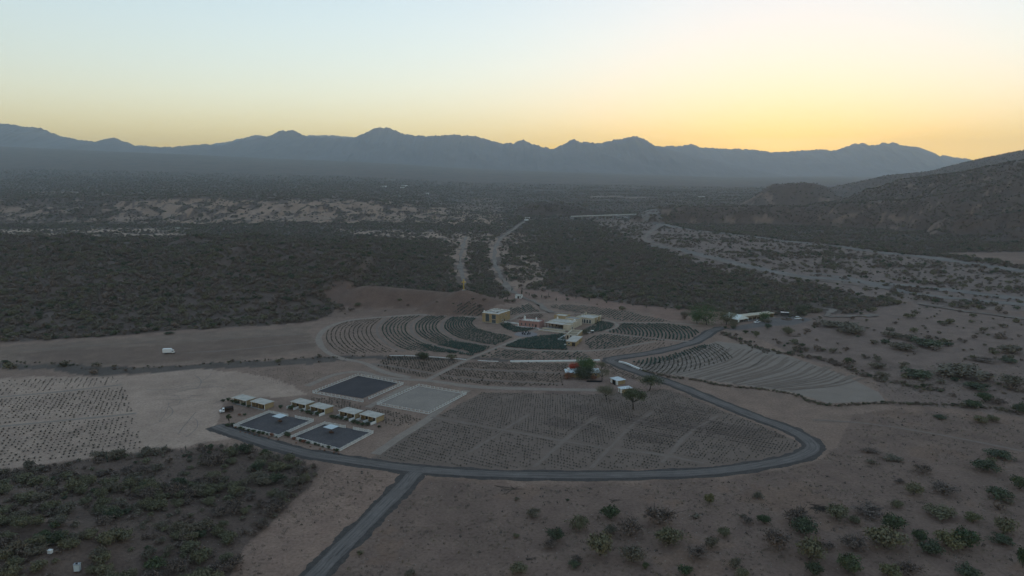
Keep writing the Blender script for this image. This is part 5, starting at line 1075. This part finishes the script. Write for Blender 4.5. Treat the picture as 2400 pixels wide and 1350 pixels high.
for (px, py, s, kd) in [(523, 942, 1.2, 'dark'), (535, 940, 1.4, 'green'), (546, 944, 1.5, 'green'), (556, 946, 1.4, 'dark'), (572, 951, 1.3, 'green'), (582, 955, 1.1, 'dark'), (533, 1000, 1.3, 'green'), (545, 998, 1.3, 'dark'), (562, 974, .9, 'rust'), (574, 974, 1.0, 'green'),
        (657, 957, 1.4, 'green'), (682, 960, 1.8, 'green'), (708, 965, 1.2, 'dark'), (720, 969, 1.4, 'green'), (731, 972, 1.3, 'dark'), (744, 973, 1.4, 'green'), (676, 1024, 1.5, 'green'), (672, 1020, 1.3, 'dark')]:
    x, y = at(px, py); shrub(x, y, 0, s, s, kd, {'green': 'leafy green', 'dark': 'dark leafy', 'rust': 'rusty red'}[kd] + ' bush in front of the first four stables', 'bushes before the first four stables')
for (px, py, s, kd) in [(777, 980, 1.4, 'green'), (788, 982, 1.5, 'dark'), (800, 984, 1.4, 'green'), (812, 986, 1.2, 'green'), (829, 992, 1.6, 'dark'), (838, 995, 1.2, 'green'), (850, 998, 1.4, 'green'), (862, 998, 1.5, 'dark'), (872, 992, 1.1, 'green'), (888, 1002, .9, 'dark')]:
    x, y = at(px, py); shrub(x, y, 0, s, s, kd, {'green': 'leafy green', 'dark': 'dark leafy'}[kd] + ' bush in front of the last two stables', 'bushes before the last two stables')

# ------------------------------------------------------------------ tall columnar cacti
M_CACT = mat_leaf('cactus_skin', (0.050, 0.062, 0.044), (0.062, 0.072, 0.050), (0.045, 0.050, 0.038))
def cactus_mesh(seed, arms):
    rg = np.random.default_rng(seed); ps = [tube([(0, 0, -.05), (0, 0, .5), (.02, 0, 1.0)], [.055, .06, .035], 7)]
    for k in range(arms):
        an = rg.random() * 6.28; z0 = rg.uniform(.15, .45); o = rg.uniform(.10, .17); c, s = math.cos(an), math.sin(an)
        ps.append(tube([(0, 0, z0), (c * o, s * o, z0 + .08), (c * o * 1.15, s * o * 1.15, rg.uniform(.65, .95))], [.045, .05, .028], 6))
    V, F = join(*ps); me = mesh('cactus', V, F, True); me.materials.append(M_CACT); return me
CM = [cactus_mesh(k, k + 1) for k in range(4)]
for i, (px, py, hp) in enumerate([(1153, 668, 12), (1181, 681, 10), (1200, 684, 12), (1223, 690, 12), (1254, 699, 11), (1270, 699, 9), (1304, 706, 10), (1381, 706, 9), (1187, 645, 9), (1187, 659, 9), (1073, 640, 9), (1175, 617, 7), (1168, 690, 8), (1160, 699, 8), (1178, 701, 9), (1190, 703, 8), (1216, 676, 8), (1240, 694, 8), (1330, 704, 8), (1421, 711, 8), (1285, 693, 8), (1060, 622, 7), (1095, 600, 6), (1205, 605, 6), (1245, 588, 6), (1515, 722, 8), (1483, 717, 8), (1350, 701, 8), (252, 1083, 26), (436, 1057, 14), (1640, 729, 8)]):
    x, y = hit(px, py); z = gz(x, y); mpp = y / FPX; h = hp * mpp * 1.02; o = link('cactus', CM[i % 4], None, None, (x, y, z)); o.scale = (h * 1.1, h * 1.1, h); o.rotation_euler = (0, 0, i * 1.3)
    near_ = py > 900
    tag(o, ('tall columnar cactus at the edge of the west plots' if px < 300 else 'short branching cactus at the mound top') if near_ else 'tall columnar cactus on the bare ground behind the houses', 'cactus', None if near_ else 'columnar cacti behind the houses')
# dead wood
def branches(px, py, ln, n, lab, name='dead_branches'):
    x, y = hit(px, py); z = gz(x, y); rg = np.random.default_rng(int(px)); ps = []
    for k in range(n):
        an = rg.normal(0, .5); c = rg.normal(0, ln * .16, 2); l_ = ln * rg.uniform(.3, .55); e = rg.uniform(.05, .5)
        ps.append(tube([(c[0] - math.cos(an) * l_, c[1] - math.sin(an) * l_, .05), (c[0], c[1], e * .8), (c[0] + math.cos(an) * l_, c[1] + math.sin(an) * l_, e)], [.09, .06, .02], 4))
    V, F = join(*ps); o = link(name, mesh(name, V, F), M_BARK, None, (x, y, z)); tag(o, lab, 'dead wood')
branches(1927, 1192, 6.5, 34, 'heap of dead branches on the foreground flat'); branches(1195, 1146, 8, 7, 'fallen dark dead branch below the loop road'); branches(1445, 1172, 4, 4, 'thin fallen stick on the bare slope'); branches(75, 1230, 8, 3, 'long dead trunk lying on the mound'); branches(1243, 1312, 3, 5, 'small broken stump on the foreground slope'); branches(1868, 789, 7, 6, 'fallen reddish trunk on the eastern flat')

# ================================================================== VEHICLES
def wheel(root, x, y, r=.42, w_=.26):
    V, F = cyl((0, 0), r, -w_ / 2, w_ / 2, 14); V = [(a, c, b) for a, b, c in V]; o = vfpart(root, 'wheel', M_RUBBER, (V, F)); o.location = (x, y, r)
    V, F = cyl((0, 0), r * .55, -w_ / 2 - .01, w_ / 2 + .01, 10); vfpart(o, 'rim', M_RIM, ([(a, c, b) for a, b, c in V], F)); return o
def prism(prof, w_, inset=0.0, zi=1.0):
    """side outline (x, z) drawn across the width, upper part drawn in by inset"""
    n = len(prof); V = []
    for s in (-1, 1): V += [(x, s * (w_ / 2 - (inset if z > zi else 0)), z) for x, z in prof]
    return V, [tuple(range(n))[::-1], tuple(range(n, 2 * n))] + [(k, (k + 1) % n, n + (k + 1) % n, n + k) for k in range(n)]
def vehicle(name, px, py, heading_px, label, cat):
    p, q = np.array(at(px, py)), np.array(at(*heading_px)); d = q - p; return empty(name, (*p, .0), math.atan2(d[1], d[0]), label, cat)
# box truck
r = vehicle('box_truck', 396, 829, (430, 828), 'white box truck driving across the brown west field', 'truck')
part(r, 'chassis', M_BLACK, (-3.3, -.5, .55, 3.2, .5, .85)); part(r, 'cargo_box', M_CARW, (-3.4, -1.15, .95, 1.75, 1.15, 3.35)); part(r, 'bumper', M_BLACK, (3.3, -1.0, .45, 3.5, 1.0, .75))
c = vfpart(r, 'cab', M_CARW, prism([(1.9, .7), (3.35, .7), (3.4, 1.35), (3.0, 2.35), (1.9, 2.4)], 2.1, .12, 1.5)); vfpart(c, 'windshield', M_GLASS, ([(3.40, -.85, 1.42), (3.40, .85, 1.42), (3.045, .8, 2.28), (3.045, -.8, 2.28)], [(0, 1, 2, 3)]))
for s in (-1, 1):
    y = s * 1.06; part(c, 'side_window', M_GLASS, (2.2, min(y, y - s * .1) , 1.5, 2.95, max(y, y - s * .1), 2.15)); part(r, 'headlight', M_LAMP, (3.38, s * .8 - .15, .95, 3.44, s * .8 + .15, 1.2))
    for x in (2.6, -2.0): wheel(r, x, s * .95)
# truck with dark stake body
r = vehicle('stake_truck', 531, 966, (505, 969.5), 'white truck with tall dark stake body parked near the stables', 'truck')
part(r, 'chassis', M_BLACK, (-3.1, -.5, .5, 3.0, .5, .8)); c = vfpart(r, 'cab', M_CARW, prism([(.9, .6), (3.1, .6), (3.12, 1.25), (2.2, 1.4), (1.75, 2.15), (.9, 2.2)], 2.0, .15, 1.6)); vfpart(c, 'windshield', M_GLASS, ([(2.19, -.85, 1.45), (2.19, .85, 1.45), (1.78, .78, 2.12), (1.78, -.78, 2.12)], [(0, 1, 2, 3)]))
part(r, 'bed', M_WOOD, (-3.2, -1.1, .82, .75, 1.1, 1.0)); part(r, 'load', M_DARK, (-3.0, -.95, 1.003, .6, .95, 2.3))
for k in range(7):
    x = -3.15 + k * .62
    for s in (-1, 1): part(r, 'stake', M_DOOR, (x, s * 1.06 - .05, 1.003, x + .1, s * 1.06 + .05, 2.6))
for zz in (1.3, 1.75, 2.2):
    for s in (-1, 1): part(r, 'slat', M_DOOR, (-3.2, s * 1.14 - .02, zz, .72, s * 1.14 + .02, zz + .22))
for s in (-1, 1):
    part(c, 'side_window', M_GLASS, (1.0, min(s * .94, s * .86), 1.45, 1.7, max(s * .94, s * .86), 2.02)); part(r, 'headlight', M_LAMP, (3.1, s * .75 - .14, .85, 3.15, s * .75 + .14, 1.1))
    for x in (2.3, -1.9): wheel(r, x, s * .9)
# pickup, car, van
def car(px, py, hd, label, name, prof, cabin, m, cat, L=4.6, w_=1.8):
    r = vehicle(name, px, py, hd, label, cat); vfpart(r, 'body', m, prism(prof, w_, .1, .95)); c = vfpart(r, 'cabin', M_GLASS, prism(cabin, w_ - .16, .12, 1.3)); xs = [q[0] for q in cabin]; zt = max(q[1] for q in cabin)
    part(c, 'cabin_roof', m, (sorted(xs)[1] , -w_ / 2 + .22, zt - .01, sorted(xs)[-2], w_ / 2 - .22, zt + .06))
    for s in (-1, 1):
        part(r, 'headlight', M_LAMP, (L / 2 - .04, s * .62 - .16, .62, L / 2 + .02, s * .62 + .16, .82))
        for x in (L * .31, -L * .31): wheel(r, x, s * (w_ / 2 - .1), .34, .22)
    return r
car(1774, 756.5, (1800, 753), 'white pickup parked beside the marquee', 'pickup_truck', [(-2.6, .35), (2.6, .35), (2.6, .85), (1.2, 1.0), (-.6, 1.0), (-.6, .98), (-2.6, .95)], [(-.7, 1.0), (1.25, 1.0), (.75, 1.62), (-.5, 1.65)], M_CARW, 'pickup', 5.2, 1.85)
car(1870, 748, (1890, 746.5), 'white van parked at the end of the gravel yard', 'van', [(-2.5, .35), (2.5, .35), (2.5, .9), (1.7, 1.25), (-2.5, 1.25)], [(-2.45, 1.25), (1.65, 1.25), (1.0, 2.05), (-2.4, 2.1)], M_CARW, 'van', 5.0, 1.9)
car(1797, 742.8, (1812, 741.2), 'white car standing inside the open building', 'car', [(-2.2, .3), (2.2, .3), (2.2, .75), (1.0, .95), (-2.2, .95)], [(-1.6, .95), (1.1, .95), (.4, 1.48), (-1.0, 1.5)], M_CARW, 'car', 4.4, 1.75)
car(1852, 740, (1868, 741.5), 'dark car parked behind the round planter', 'car', [(-2.2, .3), (2.2, .3), (2.2, .75), (1.0, .95), (-2.2, .95)], [(-1.6, .95), (1.1, .95), (.4, 1.48), (-1.0, 1.5)], M_CARD, 'car', 4.4, 1.75)
r = vehicle('livestock_trailer', 1839, 739.5, (1860, 740.5), 'dark livestock trailer with white roof beside the open building', 'trailer'); part(r, 'body', M_CARD, (-3, -1.1, .7, 3, 1.1, 2.5)); part(r, 'roof', M_CARW, (-3.1, -1.2, 2.505, 3.1, 1.2, 2.75)); part(r, 'tow_bar', M_BLACK, (3.003, -.08, .6, 4.2, .08, .75))
for s in (-1, 1):
    for x in (-.5, .5): wheel(r, x, s * .95, .38, .24)
r = vehicle('golf_cart', 1388, 781, (1378, 781.5), 'small utility cart with white roof beside the courtyard building', 'cart'); part(r, 'body', M_CARD, (-1.2, -.65, .35, 1.2, .65, .75)); part(r, 'seat', M_BLACK, (-.5, -.6, .753, .1, .6, 1.0)); part(r, 'backrest', M_BLACK, (-.55, -.6, 1.003, -.42, .6, 1.4)); part(r, 'roof', M_CARW, (-1.15, -.7, 1.95, 1.0, .7, 2.05))
for x in (-1.05, .85):
    for s in (-1, 1): part(r, 'roof_post', M_BLACK, (x, s * .62 - .03, .753, x + .06, s * .62 + .03, 1.948))
for s in (-1, 1):
    for x in (-.8, .8): wheel(r, x, s * .58, .26, .2)
x, y = at(1378, 780.5); r = empty('stone_bench', (x, y, 0), -.5, 'pale stone bench beside the utility cart', 'bench'); part(r, 'seat', M_WHITE, (-1.6, -.3, .4, 1.6, .3, .52)); part(r, 'support', M_WHITE, (-1.3, -.25, 0, -1.0, .25, .4)); part(r, 'support', M_WHITE, (1.0, -.25, 0, 1.3, .25, .4))
x, y = hit(1234, 518); r = empty('highway_truck', (x, y - 6, gz(x, y) + .5), .1, 'white truck on the far road beside the roadside building', 'truck'); part(r, 'cargo_box', M_CARW, (-5, -1.25, 1.1, 3, 1.25, 3.8)); part(r, 'cab', M_CARW, (3.3, -1.2, .7, 5.2, 1.2, 3.0)); part(r, 'chassis', M_BLACK, (-5, -.6, .6, 5, .6, 1.0))
for s in (-1, 1):
    for xx in (-4, -2.8, 4): wheel(r, xx, s * 1.05, .5, .3)
HAZE = 6.6e-5
# ------------------------------------------------------------------ the air
HX, HY0, HY1, HZ0, HZ1 = 17000, -400, 17000, -30, 770
V = [(sx * HX, yy, zz) for zz in (HZ0, HZ1) for yy in (HY0, HY1) for sx in (-1, 1)]
F = [(0, 2, 3, 1), (4, 5, 7, 6), (0, 1, 5, 4), (2, 6, 7, 3), (0, 4, 6, 2), (1, 3, 7, 5)]
hm = bpy.data.materials.new('haze'); hm.use_nodes = True; t = hm.node_tree; t.nodes.remove(t.nodes['Principled BSDF'])
pv = t.nodes.new('ShaderNodeVolumePrincipled'); pv.inputs['Color'].default_value = (.80, .90, 1.0, 1)
pv.inputs['Density'].default_value = HAZE; pv.inputs['Anisotropy'].default_value = 0.7
t.links.new(pv.outputs[0], t.nodes['Material Output'].inputs['Volume'])
tag(link('haze', mesh('haze', V, F), hm), 'thin evening haze filling the valley', 'haze', kind='stuff')
